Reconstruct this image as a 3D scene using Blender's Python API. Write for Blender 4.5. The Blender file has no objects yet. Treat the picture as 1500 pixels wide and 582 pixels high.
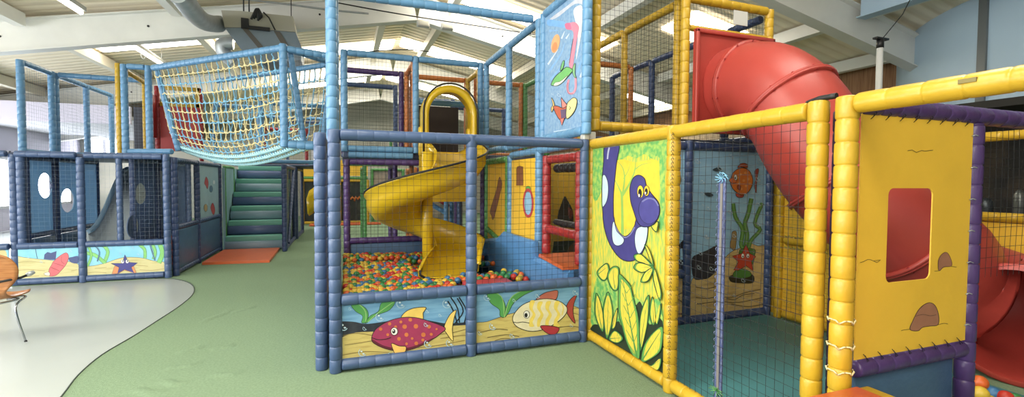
import bpy, bmesh, math, random
from mathutils import Vector as V, Matrix
random.seed(7)
SC = bpy.context.scene
COL = SC.collection
# ------------------------------------------------------------------ camera
F_PX, YAW, PITCH, ROLL = 680.0, math.radians(20.05), math.radians(-2.0), math.radians(0.31)
CAM = V((0, 0, 1.5))
_cy, _sy, _cp, _sp = math.cos(YAW), math.sin(YAW), math.cos(PITCH), math.sin(PITCH)
FW = V((_sy*_cp, _cy*_cp, _sp)); R0 = V((_cy, -_sy, 0)); U0 = R0.cross(FW)
RT = R0*math.cos(ROLL) + U0*math.sin(ROLL); UP = -R0*math.sin(ROLL) + U0*math.cos(ROLL)
cam = bpy.data.cameras.new('camera'); cam.sensor_width = 36; cam.sensor_fit = 'HORIZONTAL'
cam.lens = F_PX/1500*36; cam.clip_end = 200; cam.clip_start = 0.02
co = bpy.data.objects.new('camera', cam); COL.objects.link(co)
m = Matrix((RT, UP, -FW)).transposed().to_4x4(); m.translation = CAM
co.matrix_world = m; SC.camera = co
def at(x, y, ax, v):
    """point of the photograph's pixel x, y on the world plane coordinate[ax] = v"""
    d = RT*((x-750)/F_PX) + UP*(-(y-291)/F_PX) + FW
    t = (v-CAM[ax])/d[ax]
    return CAM + d*t
# ------------------------------------------------------------------ materials
MATS = {}
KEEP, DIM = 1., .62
def lin_(c):
    return tuple(((x/255/12.92) if x/255 <= .04045 else ((x/255+.055)/1.055)**2.4) for x in c)
def mat(name, rgb, rough=.5, noise=.0, nscale=8., bump=0., bscale=60., spec=.5, metal=0., emit=0., rgb2=None, stretch=None, lo=.4, hi=.6, detail=3.):
    if name in MATS: return MATS[name]
    m = bpy.data.materials.new(name); m.use_nodes = True
    nt = m.node_tree; b = nt.nodes['Principled BSDF']; L = nt.links
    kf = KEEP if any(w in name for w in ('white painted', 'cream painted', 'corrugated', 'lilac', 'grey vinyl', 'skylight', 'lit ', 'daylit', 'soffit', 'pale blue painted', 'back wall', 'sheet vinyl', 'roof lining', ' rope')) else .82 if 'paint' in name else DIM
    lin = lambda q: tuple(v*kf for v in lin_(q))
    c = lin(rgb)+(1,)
    b.inputs['Base Color'].default_value = c
    b.inputs['Roughness'].default_value = rough
    b.inputs['Metallic'].default_value = metal
    b.inputs['Specular IOR Level'].default_value = spec
    tc = None
    if noise or bump or rgb2:
        tc = nt.nodes.new('ShaderNodeTexCoord')
        src = tc.outputs['Object']
        if stretch:
            mp = nt.nodes.new('ShaderNodeMapping'); mp.inputs['Scale'].default_value = stretch
            L.new(src, mp.inputs['Vector']); src = mp.outputs['Vector']
    if noise or rgb2:
        n = nt.nodes.new('ShaderNodeTexNoise'); n.inputs['Scale'].default_value = nscale; n.inputs['Detail'].default_value = detail
        L.new(src, n.inputs['Vector'])
        r = nt.nodes.new('ShaderNodeValToRGB')
        if rgb2:
            r.color_ramp.elements[0].position = lo; r.color_ramp.elements[1].position = hi
            r.color_ramp.elements[0].color = c; r.color_ramp.elements[1].color = lin(rgb2)+(1,)
        else:
            r.color_ramp.elements[0].position = .3; r.color_ramp.elements[1].position = .7
            r.color_ramp.elements[0].color = tuple(x*(1-noise) for x in c[:3])+(1,)
            r.color_ramp.elements[1].color = tuple(min(1, x*(1+noise)) for x in c[:3])+(1,)
        L.new(n.outputs['Fac'], r.inputs['Fac']); L.new(r.outputs['Color'], b.inputs['Base Color'])
    if bump:
        n2 = nt.nodes.new('ShaderNodeTexNoise'); n2.inputs['Scale'].default_value = bscale; n2.inputs['Detail'].default_value = 4
        L.new(src, n2.inputs['Vector'])
        bp = nt.nodes.new('ShaderNodeBump'); bp.inputs['Strength'].default_value = bump; bp.inputs['Distance'].default_value = .02
        L.new(n2.outputs['Fac'], bp.inputs['Height']); L.new(bp.outputs['Normal'], b.inputs['Normal'])
    if emit:
        b.inputs['Emission Color'].default_value = c; b.inputs['Emission Strength'].default_value = emit
    MATS[name] = m
    return m
def foam_mat(name, rgb): return mat(name, rgb, rough=.34, noise=.07, nscale=7, bump=.12, bscale=28, spec=.5)
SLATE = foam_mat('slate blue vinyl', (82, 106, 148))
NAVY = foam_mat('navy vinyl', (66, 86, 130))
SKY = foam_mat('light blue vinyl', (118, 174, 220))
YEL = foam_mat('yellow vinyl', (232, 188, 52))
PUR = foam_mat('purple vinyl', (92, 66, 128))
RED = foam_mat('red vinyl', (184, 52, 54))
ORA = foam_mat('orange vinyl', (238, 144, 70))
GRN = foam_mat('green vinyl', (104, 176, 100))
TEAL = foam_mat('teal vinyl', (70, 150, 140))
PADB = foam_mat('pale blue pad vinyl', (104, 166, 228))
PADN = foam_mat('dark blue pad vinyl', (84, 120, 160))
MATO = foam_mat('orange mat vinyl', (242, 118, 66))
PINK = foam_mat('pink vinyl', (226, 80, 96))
YPAN = mat('yellow sheet vinyl', (226, 182, 58), rough=.5, noise=.04, nscale=3, bump=.15, bscale=9)
def sheet_mat(name, rgb, f=.5):
    m = mat(name, rgb, rough=.45, noise=.04, nscale=3); nt = m.node_tree; b = nt.nodes['Principled BSDF']; o = nt.nodes['Material Output']
    tr = nt.nodes.new('ShaderNodeBsdfTranslucent'); tr.inputs['Color'].default_value = b.inputs['Base Color'].default_value
    mx = nt.nodes.new('ShaderNodeMixShader'); mx.inputs[0].default_value = f
    nt.links.new(b.outputs[0], mx.inputs[1]); nt.links.new(tr.outputs[0], mx.inputs[2]); nt.links.new(mx.outputs[0], o.inputs['Surface'])
    return m
NETB = mat('black net twine', (22, 24, 28), rough=.8)
NETW = mat('pale net twine', (176, 190, 206), rough=.8)
NETG = mat('grey net twine', (70, 76, 80), rough=.8)
ROPEY = mat('yellow rope', (228, 212, 160), rough=.9, bump=.6, bscale=90)
ROPEB = mat('blue rope', (130, 186, 218), rough=.9, bump=.6, bscale=90)
SLY = mat('yellow slide plastic', (248, 206, 44), rough=.22, noise=.03, nscale=3)
SLR = mat('red slide plastic', (202, 76, 66), rough=.4, noise=.06, nscale=4, bump=.03, bscale=40)
RUBB = mat('black rubber edging', (28, 28, 30), rough=.6)
STEEL = mat('galvanised steel', (206, 212, 214), rough=.38, metal=.45, noise=.12, nscale=9)
CHROME = mat('chrome tube', (200, 205, 210), rough=.15, metal=1.)
WHITEP = mat('white painted steel', (226, 226, 220), rough=.5, noise=.03, nscale=4)
CREAMP = mat('cream painted steel', (214, 208, 190), rough=.5, noise=.03, nscale=4)
PLASTW = mat('white plastic', (230, 230, 222), rough=.4)
BLACK = mat('black painted', (24, 24, 26), rough=.5)
WOOD = mat('plywood', (206, 140, 78), rough=.35, rgb2=(182, 116, 60), nscale=6, stretch=(1, 1, 9))
# ------------------------------------------------------------------ mesh builder
class MB:
    def __init__(s): s.v = []; s.f = []; s.m = []; s.mats = []; s.sm = []
    def mi(s, mt):
        if mt not in s.mats: s.mats.append(mt)
        return s.mats.index(mt)
    def face(s, pts, mt, smooth=False):
        b = len(s.v); s.v += [V(p) for p in pts]; s.f.append(tuple(range(b, b+len(pts)))); s.m.append(s.mi(mt)); s.sm.append(smooth)
    def rings(s, rings, mt, closed=True, caps=True, smooth=True):
        b = len(s.v); n = len(rings[0]); k = s.mi(mt)
        for r in rings: s.v += [V(p) for p in r]
        for i in range(len(rings)-1):
            for j in range(n if closed else n-1):
                a = b+i*n+j; c = b+i*n+(j+1) % n
                s.f.append((a, c, c+n, a+n)); s.m.append(k); s.sm.append(smooth)
        if caps and closed:
            s.f.append(tuple(b+j for j in range(n))[::-1]); s.m.append(k); s.sm.append(False)
            e = b+(len(rings)-1)*n
            s.f.append(tuple(e+j for j in range(n))); s.m.append(k); s.sm.append(False)
    def tube(s, pts, r, mt, n=8, caps=True, smooth=True):
        pts = [V(p) for p in pts]; rad = r if isinstance(r, (list, tuple)) else [r]*len(pts)
        d0 = (pts[1]-pts[0]).normalized()
        a = d0.orthogonal().normalized(); out = []
        for i, p in enumerate(pts):
            d = (pts[min(i+1, len(pts)-1)]-pts[max(i-1, 0)]).normalized()
            a = (a-d*a.dot(d)).normalized(); c = d.cross(a)
            out.append([p+(a*math.cos(t)+c*math.sin(t))*rad[i] for t in [2*math.pi*j/n for j in range(n)]])
        s.rings(out, mt, True, caps, smooth)
    def foam(s, p0, p1, mt, r=.048, seg=.105, n=12, depth=.10):
        p0 = V(p0); p1 = V(p1); L = (p1-p0).length; d = (p1-p0)/L
        k = max(2, round(L/seg)); pts = []; rad = []
        for i in range(k):
            q = random.uniform(.985, 1.02)
            for t, f in ((0, 1-depth), (.035, 1-depth*.35), (.09, 1.0), (.5, 1.012), (.91, 1.0), (.965, 1-depth*.35)):
                pts.append(p0+d*(L*(i+t)/k)); rad.append(r*(f if t == 0 else f*q))
        pts.append(p1); rad.append(r*(1-depth))
        pts = [p0]+pts+[p1]; rad = [r*.5]+rad+[r*.5]
        pts[0] = p0-d*.004; pts[-1] = p1+d*.004
        s.tube(pts, rad, mt, n)
    def box(s, lo, hi, mt, bev=0., seg=2):
        lo = V(lo); hi = V(hi)
        bm = bmesh.new(); bmesh.ops.create_cube(bm, size=1)
        for v in bm.verts: v.co = V([lo[i]+(v.co[i]+.5)*(hi[i]-lo[i]) for i in range(3)])
        if bev: bmesh.ops.bevel(bm, geom=bm.edges[:], offset=bev, segments=seg, profile=.5, affect='EDGES')
        s.bm(bm, mt, bool(bev))
    def bm(s, bm, mt, smooth=True, mw=None):
        b = len(s.v); k = s.mi(mt); bm.verts.index_update()
        s.v += [(mw @ v.co if mw else v.co.copy()) for v in bm.verts]
        for f in bm.faces: s.f.append(tuple(b+v.index for v in f.verts)); s.m.append(k); s.sm.append(smooth)
        bm.free()
    def obj(s, name, parent=None, weld=False):
        off = V((0, 0, 0)); q = parent
        while q is not None: off += q.location; q = q.parent
        me = bpy.data.meshes.new(name)
        me.from_pydata([tuple(v-off) for v in s.v], [], s.f)
        for mt in s.mats: me.materials.append(mt)
        me.polygons.foreach_set('material_index', s.m); me.polygons.foreach_set('use_smooth', s.sm)
        me.update()
        o = bpy.data.objects.new(name, me); COL.objects.link(o)
        if parent is not None: o.parent = parent
        return o
ROOTS = []
def thing(name, label, cat, loc=(0, 0, 0), group=None):
    o = bpy.data.objects.new(name, None); COL.objects.link(o); o.location = loc; o.empty_display_size = .1
    o['label'] = label; o['category'] = cat
    if group: o['group'] = group
    ROOTS.append(o); return o
def tag(o, label, cat, group=None, kind=None):
    o['label'] = label; o['category'] = cat
    if group: o['group'] = group
    if kind: o['kind'] = kind
    return o
def struct(o): o['kind'] = 'structure'; return o
def foam(root, name, p0, p1, mt, r=.048, seg=.105, depth=.13):
    b = MB(); b.foam(p0, p1, mt, r, seg, 12, depth); return b.obj(name, root)
def post(root, x, y, z0, z1, mt, r=.048): return foam(root, 'post', (x, y, z0), (x, y, z1), mt, r)
def rail(root, p0, p1, mt, r=.046, depth=.085): return foam(root, 'rail', p0, p1, mt, r, .125, depth)
def pad(root, name, lo, hi, mt, bev=.02):
    b = MB(); b.box(lo, hi, mt, bev, 3); return b.obj(name, root)
def net(root, p, u, v, mt=NETB, sp=.055, r=.0014, sag=.006, ns=6):
    """square-mesh net: corner p, edges u and v"""
    p = V(p); u = V(u); v = V(v); b = MB(); w = u.cross(v).normalized()
    nu = max(2, round(u.length/sp)); nv = max(2, round(v.length/sp)); un = u.normalized(); vn = v.normalized()
    def wav(s, t): # smooth shared displacement so that strands stay knotted together
        e = math.sin(math.pi*s)*math.sin(math.pi*t)
        return w*(e*.02*math.sin(3*s+2*t)) + (un*math.sin(9*t+4*s)+vn*math.sin(8*s+5*t))*sag*e
    for k, (n1, along) in enumerate(((nv, 0), (nu, 1))):
        for i in range(1, n1):
            f = i/n1; j = random.uniform(-.0025, .0025); pts = []
            for q in range(ns+1):
                t = q/ns
                a, c = (t, f) if along == 0 else (f, t)
                pts.append(p+u*a+v*c+wav(a, c)+(vn if along == 0 else un)*j)
            b.tube(pts, r, mt, 3, False, False)
    return b.obj('net', root)
# ------------------------------------------------------------------ painting on panels
def CR(x0, y0, s): return lambda *ps: [(x0+x/s, y0+y/s) for x, y in ps]
def smooth(ps, closed=True, k=4):
    n = len(ps); out = []
    for i in range(n if closed else n-1):
        g = lambda j: ps[j % n] if closed else ps[max(0, min(n-1, j))]
        a, b, c, d = g(i-1), g(i), g(i+1), g(i+2)
        for q in range(k):
            t = q/k
            out.append(tuple(.5*(2*b[e]+(c[e]-a[e])*t+(2*a[e]-5*b[e]+4*c[e]-d[e])*t*t+(3*b[e]-a[e]-3*c[e]+d[e])*t**3) for e in (0, 1)))
    if not closed: out.append(ps[-1])
    return out
def paint_mat(rgb, n=.08): return mat('paint %d %d %d' % tuple(rgb), rgb, rough=.45, noise=n, nscale=14)
class Mural:
    """a printed panel: a thin board with the picture's shapes as layered films on its front"""
    def __init__(s, ax, val, lo, hi, base, thick=.012, sgn=-1):
        # lo, hi: the board's extent in the other two coordinates
        s.ax, s.val, s.sgn = ax, val, sgn; s.b = MB(); s.k = 0
        l = [0, 0, 0]; h = [0, 0, 0]; o = [i for i in (0, 1, 2) if i != ax]
        for i, e in enumerate(o): l[e] = lo[i]; h[e] = hi[i]
        l[ax] = val if sgn < 0 else val-thick; h[ax] = val+thick if sgn < 0 else val
        s.lo, s.hi, s.o = lo, hi, o
        s.b.box(l, h, base, 0)
    def P(s, p):
        q = at(p[0], p[1], s.ax, s.val+s.sgn*(.0008+.00016*s.k))
        for i, e in enumerate(s.o): q[e] = min(max(q[e], s.lo[i]+.002), s.hi[i]-.002)
        return q
    def poly(s, ps, rgb, sm=True, line=0., lrgb=(25, 22, 25), mt=None):
        if sm: ps = smooth(ps)
        s.k += 1
        pts = [s.P(p) for p in ps]; q = [pts[0]]
        for p in pts[1:]:
            if (p-q[-1]).length > 1e-5: q.append(p)
        if len(q) > 2: s.b.face(q, mt or paint_mat(rgb))
        if line: s.stroke(list(ps)+[ps[0]], line, lrgb, False)
    def stroke(s, ps, w, rgb, sm=True, taper=False, mt=None):
        if sm: ps = smooth(ps, False)
        s.k += 1; n = len(ps); L = []; R = []
        for i, p in enumerate(ps):
            a = ps[max(0, i-1)]; c = ps[min(n-1, i+1)]
            dx, dy = c[0]-a[0], c[1]-a[1]; d = math.hypot(dx, dy) or 1
            h = w/2*((1-.8*i/(n-1)) if taper else 1)
            L.append((p[0]-dy/d*h, p[1]+dx/d*h)); R.append((p[0]+dy/d*h, p[1]-dx/d*h))
        for i in range(n-1):
            q = [s.P(L[i]), s.P(L[i+1]), s.P(R[i+1]), s.P(R[i])]
            s.b.face(q, mt or paint_mat(rgb))
    def disc(s, c, rx, ry, rgb, line=0., lrgb=(25, 22, 25), rot=0.):
        cs, sn = math.cos(rot), math.sin(rot)
        ps = [(c[0]+rx*math.cos(t)*cs-ry*math.sin(t)*sn, c[1]+rx*math.cos(t)*sn+ry*math.sin(t)*cs) for t in [math.pi*2*i/18 for i in range(18)]]
        s.poly(ps, rgb, False, line, lrgb)
    def bubble(s, c, r, rgb=(170, 200, 218)):
        s.stroke([(c[0]+r*math.cos(t), c[1]+r*math.sin(t)) for t in [.5+i*.45 for i in range(9)]], r*.2, rgb, False)
        s.disc((c[0]-r*.25, c[1]-r*.3), r*.26, r*.22, (206, 224, 232))
        s.disc((c[0]+r*.3, c[1]+r*.35), r*.3, r*.22, (190, 212, 224))
    def done(s, root, name='mural_panel'): return s.b.obj(name, root)
def plate(outer, holes, ax, val, thick, mt):
    """flat board with holes; outer and holes are lists of 3D points on plane coordinate[ax] = val"""
    from mathutils.geometry import tessellate_polygon
    loops = [outer]+holes; flat = [p for l in loops for p in l]
    tris = tessellate_polygon([[V(p) for p in l] for l in loops])
    b = MB(); e = V((0, 0, 0)); e[ax] = thick; k = b.mi(mt); n = len(flat)
    b.v = [V(p) for p in flat]+[V(p)+e for p in flat]
    for t in tris:
        b.f.append(tuple(t)); b.f.append(tuple(n+i for i in t[::-1])); b.m += [k, k]; b.sm += [False, False]
    s = 0
    for l in loops:
        c = len(l)
        for i in range(c):
            a, d = s+i, s+(i+1) % c
            b.f.append((a, d, d+n, a+n)); b.m.append(k); b.sm.append(False)
        s += c
    return b
def rrect(ax, val, lo, hi, r, n=5):
    o = [i for i in (0, 1, 2) if i != ax]; out = []
    for cx, cy, a0 in ((hi[0]-r, hi[1]-r, 0), (lo[0]+r, hi[1]-r, 90), (lo[0]+r, lo[1]+r, 180), (hi[0]-r, lo[1]+r, 270)):
        for i in range(n+1):
            a = math.radians(a0+90*i/n); p = V((0, 0, 0)); p[ax] = val
            p[o[0]] = cx+r*math.cos(a); p[o[1]] = cy+r*math.sin(a); out.append(p)
    return out
def ellipse(ax, val, c, ra, rb, n=24):
    o = [i for i in (0, 1, 2) if i != ax]; out = []
    for i in range(n):
        p = V((0, 0, 0)); p[ax] = val; a = 2*math.pi*i/n
        p[o[0]] = c[0]+ra*math.cos(a); p[o[1]] = c[1]+rb*math.sin(a); out.append(p)
    return out
# ================================================================== THE ROOM
VINYL = mat('grey vinyl floor', (164, 170, 167), rough=.28, noise=.03, nscale=1.3, bump=.03, bscale=3)
CARPET = mat('green carpet', (158, 184, 150), rough=.95, rgb2=(146, 172, 138), nscale=60, bump=.5, bscale=260, spec=.1)
def quad_obj(name, pts, mt, thick=None):
    b = MB()
    if thick:
        t = V(thick); n = len(pts); b.rings([[V(p) for p in pts], [V(p)+t for p in pts]], mt, True, True, False)
    else: b.face(pts, mt)
    return b.obj(name)
b = MB(); b.box((-9.2, -7, -.1), (9.7, 22, -.006), VINYL); struct(b.obj('floor'))
edge = [(-1.72, 2.9), (-1.76, 3.5), (-1.84, 4.04), (-1.92, 4.45), (-1.95, 4.9), (-1.9, 5.4), (-1.87, 5.9), (-1.84, 6.5), (-1.86, 7.1), (-1.97, 7.6), (-2.15, 8.02), (-2.42, 8.36), (-2.7, 8.48)]
edge = [(-1.72, -7)]+smooth(edge, False, 4)
cp = [(x, y, .0) for x, y in edge]+[(-5.6, 8.5, 0), (-5.6, 21.9, 0), (9.4, 21.9, 0), (9.4, -7, 0)]
b = MB(); k = b.mi(CARPET)
from mathutils.geometry import tessellate_polygon
b.v = [V(p) for p in cp]; b.f = [tuple(t) for t in tessellate_polygon([b.v])]; b.m = [k]*len(b.f); b.sm = [False]*len(b.f)
nn = len(b.v)
for i in range(nn):
    a = b.v[i]; c = b.v[(i+1) % nn]
    b.f.append((i, (i+1) % nn, (i+1) % nn+nn, i+nn)); b.m.append(k); b.sm.append(False)
b.v += [v-V((0, 0, .01)) for v in b.v[:nn]]
struct(b.obj('floor_carpet'))
# edging strip of the carpet
b = MB(); b.tube([(x, y, .001) for x, y in edge], .006, mat('grey edging strip', (70, 84, 76), rough=.4), 6)
struct(b.obj('trim_1'))
# low ripples in the stretched carpet, each a shallow ridge
b = MB()
for (x0, y0, x1, y1) in ((295, 475, 340, 452), (262, 520, 297, 505), (310, 515, 345, 503), (238, 545, 300, 528), (340, 460, 375, 447), (300, 555, 360, 543), (225, 562, 280, 560), (180, 575, 250, 573)):
    p = at(x0, y0, 2, 0); q = at(x1, y1, 2, 0); d = (q-p); s = V((-d.y, d.x, 0)).normalized(); R = []
    for i in range(9):
        t = i/8; c = p+d*t+s*.03*math.sin(7*t); h = .011*math.sin(math.pi*t); w = .07
        R.append([c-s*w+V((0, 0, -.002)), c-s*w*.5+V((0, 0, h*.45)), c+V((0, 0, h)), c+s*w*.5+V((0, 0, h*.45)), c+s*w+V((0, 0, -.002))])
    b.rings(R, CARPET, False, False)
struct(b.obj('floor_carpet'))
# roof: two corrugated slopes on white portal frames, ridge over x = 1.5
def corrug(name, rgb, rgb2):
    if name in MATS: return MATS[name]
    m = mat(name, rgb, rough=.7); nt = m.node_tree; b = nt.nodes['Principled BSDF']; L = nt.links
    tc = nt.nodes.new('ShaderNodeTexCoord'); w = nt.nodes.new('ShaderNodeTexWave'); w.bands_direction = 'Y'; w.inputs['Scale'].default_value = 1.4
    w.inputs['Distortion'].default_value = .15
    L.new(tc.outputs['Object'], w.inputs['Vector'])
    r = nt.nodes.new('ShaderNodeValToRGB'); r.color_ramp.elements[0].color = lin_(rgb)+(1,); r.color_ramp.elements[1].color = lin_(rgb2)+(1,)
    r.color_ramp.elements[0].position = .0; r.color_ramp.elements[1].position = .25
    L.new(w.outputs['Fac'], r.inputs['Fac']); L.new(r.outputs['Color'], b.inputs['Base Color'])
    bp = nt.nodes.new('ShaderNodeBump'); bp.inputs['Distance'].default_value = .03; bp.inputs['Strength'].default_value = .8
    L.new(w.outputs['Fac'], bp.inputs['Height']); L.new(bp.outputs['Normal'], b.inputs['Normal'])
    return m
ROOF = corrug('corrugated roof lining', (230, 214, 186), (243, 230, 206))
RX = 1.5; RZ = 5.5; SL = .2
def rz(x): return RZ-SL*abs(x-RX)
XL, XR = -9.2, 9.7
b = MB()
for xa in (XL, XR):
    b.face([(RX, -7, RZ), (xa, -7, rz(xa)), (xa, 22, rz(xa)), (RX, 22, RZ)], ROOF)
struct(b.obj('ceiling'))
SKYL = mat('bright skylight sheet', (255, 250, 238), rough=.5, emit=8.0)
# translucent daylight sheets, last row unseen fill panes: (x0, x1, y0, y1)
SKYLIGHTS_AND_FILL = [(-4.75, -2.9, 11.85, 12.35), (-2.6, -1.2, 11.9, 12.4), (-1.9, 1.4, 13.5, 14.4), (1.6, 4.75, 13.2, 14.0), (-1.5, 1.4, 17.6, 18.8), (1.6, 4.75, 17.8, 18.7), (1.65, 5.8, 9.05, 9.75),
             (6.0, 7.2, 6.8, 7.8), (7.75, 9.2, 11.3, 12.3),
             (-8.5, -2.9, 1.4, 3.6), (-2.5, .3, 1.6, 3.2), (2.3, 4.8, 1.8, 2.6), (-8.5, -2.9, -4, -1.6), (-2.5, .3, -4, -1.6)]  # glowing panes added out of view to brighten the front bays
for i, (x0, x1, y0, y1) in enumerate(SKYLIGHTS_AND_FILL):
    b = MB(); e = .03
    b.face([(x0, y0, rz(x0)-e), (x0, y1, rz(x0)-e), (x1, y1, rz(x1)-e), (x1, y0, rz(x1)-e)], SKYL)
    struct(b.obj('window_%d' % (i+1)))
# portal-frame rafters: deep welded I beams
def ibeam(name, p0, p1, depth, width, mt, fl=.018, web=.012):
    """p0, p1: centre of the bottom flange's underside"""
    p0 = V(p0); p1 = V(p1); d = (p1-p0).normalized(); s = d.cross(V((0, 0, 1))).normalized(); u = s.cross(d).normalized()
    b = MB()
    for (h0, h1, w) in ((0, fl, width/2), (fl, depth-fl, web/2), (depth-fl, depth, width/2)):
        b.rings([[q-s*w+u*h0, q+s*w+u*h0, q+s*w+u*h1, q-s*w+u*h1] for q in (p0, p1)], mt, True, True, False)
    return struct(b.obj(name))
for yb in (0., 5., 10., 15., 20.):
    mt = WHITEP
    ibeam('roof_beam', (RX, yb, 4.88), (XL, yb, 4.88-SL*(RX-XL)), .52, .2, mt)
    ibeam('roof_beam', (RX, yb, 4.88), (XR, yb, 4.88-SL*(XR-RX)), .52, .2, mt)
    if 0 < yb < 20:
        b = MB()                                                   # bolt heads on the webs
        for x in (-5.2, -3.2, -.4, 3.4):
            b.tube([(x, yb-.02, rz(x)-.34), (x, yb-.005, rz(x)-.34)], .02, BLACK, 6)
        struct(b.obj('roof_beam'))
for x in (-7.0, -4.9, -2.75, .9, 2.2, 4.9, 7.6, 9.3):     # purlins along the roof
    for y0, y1 in ((-4.9, -.1), (.1, 4.9), (5.1, 9.9), (10.1, 14.9), (15.1, 19.9)):
        z = rz(x)-.02; w = .075
        b = MB(); b.box((x-w, y0, z-.21), (x+w, y1, z-.0), CREAMP if y0 > 6 else WHITEP); struct(b.obj('roof_beam'))
# walls
LIL = mat('lilac wall paint', (212, 208, 226), rough=.7, noise=.02, nscale=2)
BRN = mat('brown cladding', (196, 146, 104), rough=.7, rgb2=(164, 116, 80), nscale=3, stretch=(1, 14, .6))
BRK = mat('pale brick', (246, 220, 186), rough=.8, rgb2=(226, 196, 160), nscale=8, stretch=(1, 1, 3))
b = MB(); b.box((-9.4, -7, 0), (-9.2, 22, 3.5), LIL); struct(b.obj('wall_left'))
b = MB(); b.box((-.5, -7.2, 0), (9.9, -7, 5.6), LIL); struct(b.obj('wall_light_block'))  # unseen half wall added behind the camera to keep daylight off the right
b = MB(); b.box((-9.4, 21.9, 0), (9.9, 22.1, 5.6), mat('back wall paint', (150, 152, 140), rough=.8, rgb2=(176, 172, 158), nscale=.7)); struct(b.obj('wall_back'))
b = MB(); b.box((9.7, -7, 0), (9.9, 22, 3.95), BRN); b.box((9.6, 5.2, 0), (9.7, 22, 2.9), BRK); struct(b.obj('wall_right'))
WINW = mat('daylit window glass', (246, 250, 255), rough=.3, emit=9.0)
FRM = mat('window frame paint', (228, 226, 232), rough=.5)
nw = len(SKYLIGHTS_AND_FILL)
for i, (y0, y1, z0, z1) in enumerate(((-5.5, -3.2, .9, 2.9), (-2.4, 0, .9, 2.9), (.8, 3.2, .9, 2.9), (4.2, 6.6, .9, 2.9), (7.6, 10.0, .7, 2.5), (11.2, 13.6, .7, 2.4), (15.2, 17.8, .7, 2.3), (18.6, 21, .7, 2.2))):
    o = struct(quad_obj('window_%d' % (nw+i+1), [(-9.18, y0, z0), (-9.18, y1, z0), (-9.18, y1, z1), (-9.18, y0, z1)], WINW))
    b = MB()
    for a, c in (((y0, z0), (y1, z0)), ((y0, z1), (y1, z1)), ((y0, z0), (y0, z1)), ((y1, z0), (y1, z1)), (((y0+y1)/2, z0), ((y0+y1)/2, z1))):
        b.box((-9.2, min(a[0], c[0])-.04, min(a[1], c[1])-.04), (-9.12, max(a[0], c[0])+.04, max(a[1], c[1])+.04), FRM)
    f = b.obj('window_frame'); f.parent = o
nw += 8
for i, (x0, x1, z0, z1) in enumerate(((-8.9, -8.0, 2.3, 3.1), (-1.2, -.2, 2.2, 3.0))):
    o = struct(quad_obj('window_%d' % (nw+i+1), [(x0, 21.87, z0), (x1, 21.87, z0), (x1, 21.87, z1), (x0, 21.87, z1)], WINW))
    b = MB()
    for a, c in (((x0, z0), (x1, z0)), ((x0, z1), (x1, z1)), ((x0, z0), (x0, z1)), ((x1, z0), (x1, z1)), (((x0+x1)/2, z0), ((x0+x1)/2, z1))):
        b.box((min(a[0], c[0])-.05, 21.82, min(a[1], c[1])-.05), (max(a[0], c[0])+.05, 21.9, max(a[1], c[1])+.05), FRM)
    f = b.obj('window_frame'); f.parent = o
# dropped bulkhead of the room behind the left structure
b = MB(); b.box((-9.15, 14.4, 3.02), (-5.0, 21.8, 3.12), mat('grey soffit', (176, 178, 184), rough=.8)); b.box((-9.15, 14.3, 2.9), (-5.0, 14.4, 3.35), LIL)
struct(b.obj('wall_bulkhead'))
# pale blue curved bulkhead on the right, over a dark bar
DRUM = mat('pale blue painted board', (172, 196, 214), rough=.45, noise=.05, nscale=.8)
b = MB(); C = V((11.35, 3.1, 0)); RR = 3.12; A = [math.radians(a) for a in range(95, 271, 5)]
P_ = lambda r, z: [C+V((r*math.cos(a), r*math.sin(a), z)) for a in A]
b.rings([P_(RR, 2.6), P_(RR, 4.2)], DRUM, False, False, True)
b.rings([P_(RR-.1, 2.6), P_(RR-.1, 4.2)], DRUM, False, False, True)
b.rings([P_(RR, 4.2), P_(RR-.1, 4.2)], DRUM, False, False, False); b.rings([P_(RR, 2.6), P_(RR-.1, 2.6)], DRUM, False, False, False)
struct(b.obj('wall_drum'))
a = math.radians(176); b = MB(); q = at(1389, 60, 0, 7.8); a = math.atan2(q.y-C.y, q.x-C.x)
e = V((math.cos(a), math.sin(a), 0)); t = V((-e.y, e.x, 0))
b.rings([[C+e*(RR+.0)+t*s*.055+V((0, 0, z)) for s in (-1, 1)]+[C+e*(RR+.03)+t*s*.055+V((0, 0, z)) for s in (1, -1)] for z in (2.6, 4.2)], mat('grey cover strip', (128, 134, 134), rough=.4), True, True, False)
struct(b.obj('trim_2'))
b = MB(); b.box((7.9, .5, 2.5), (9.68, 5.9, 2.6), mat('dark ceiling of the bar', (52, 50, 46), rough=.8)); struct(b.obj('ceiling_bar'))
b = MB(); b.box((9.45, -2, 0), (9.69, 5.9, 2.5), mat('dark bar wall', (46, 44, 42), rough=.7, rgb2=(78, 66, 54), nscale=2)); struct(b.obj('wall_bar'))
b = MB(); p = at(1263, 14, 0, 5.6); q = at(1335, -8, 0, 5.6)
ibeam('roof_beam', (7.38, 4.88, 4.0), (7.38, .2, 4.0), .34, .2, DRUM)
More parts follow.
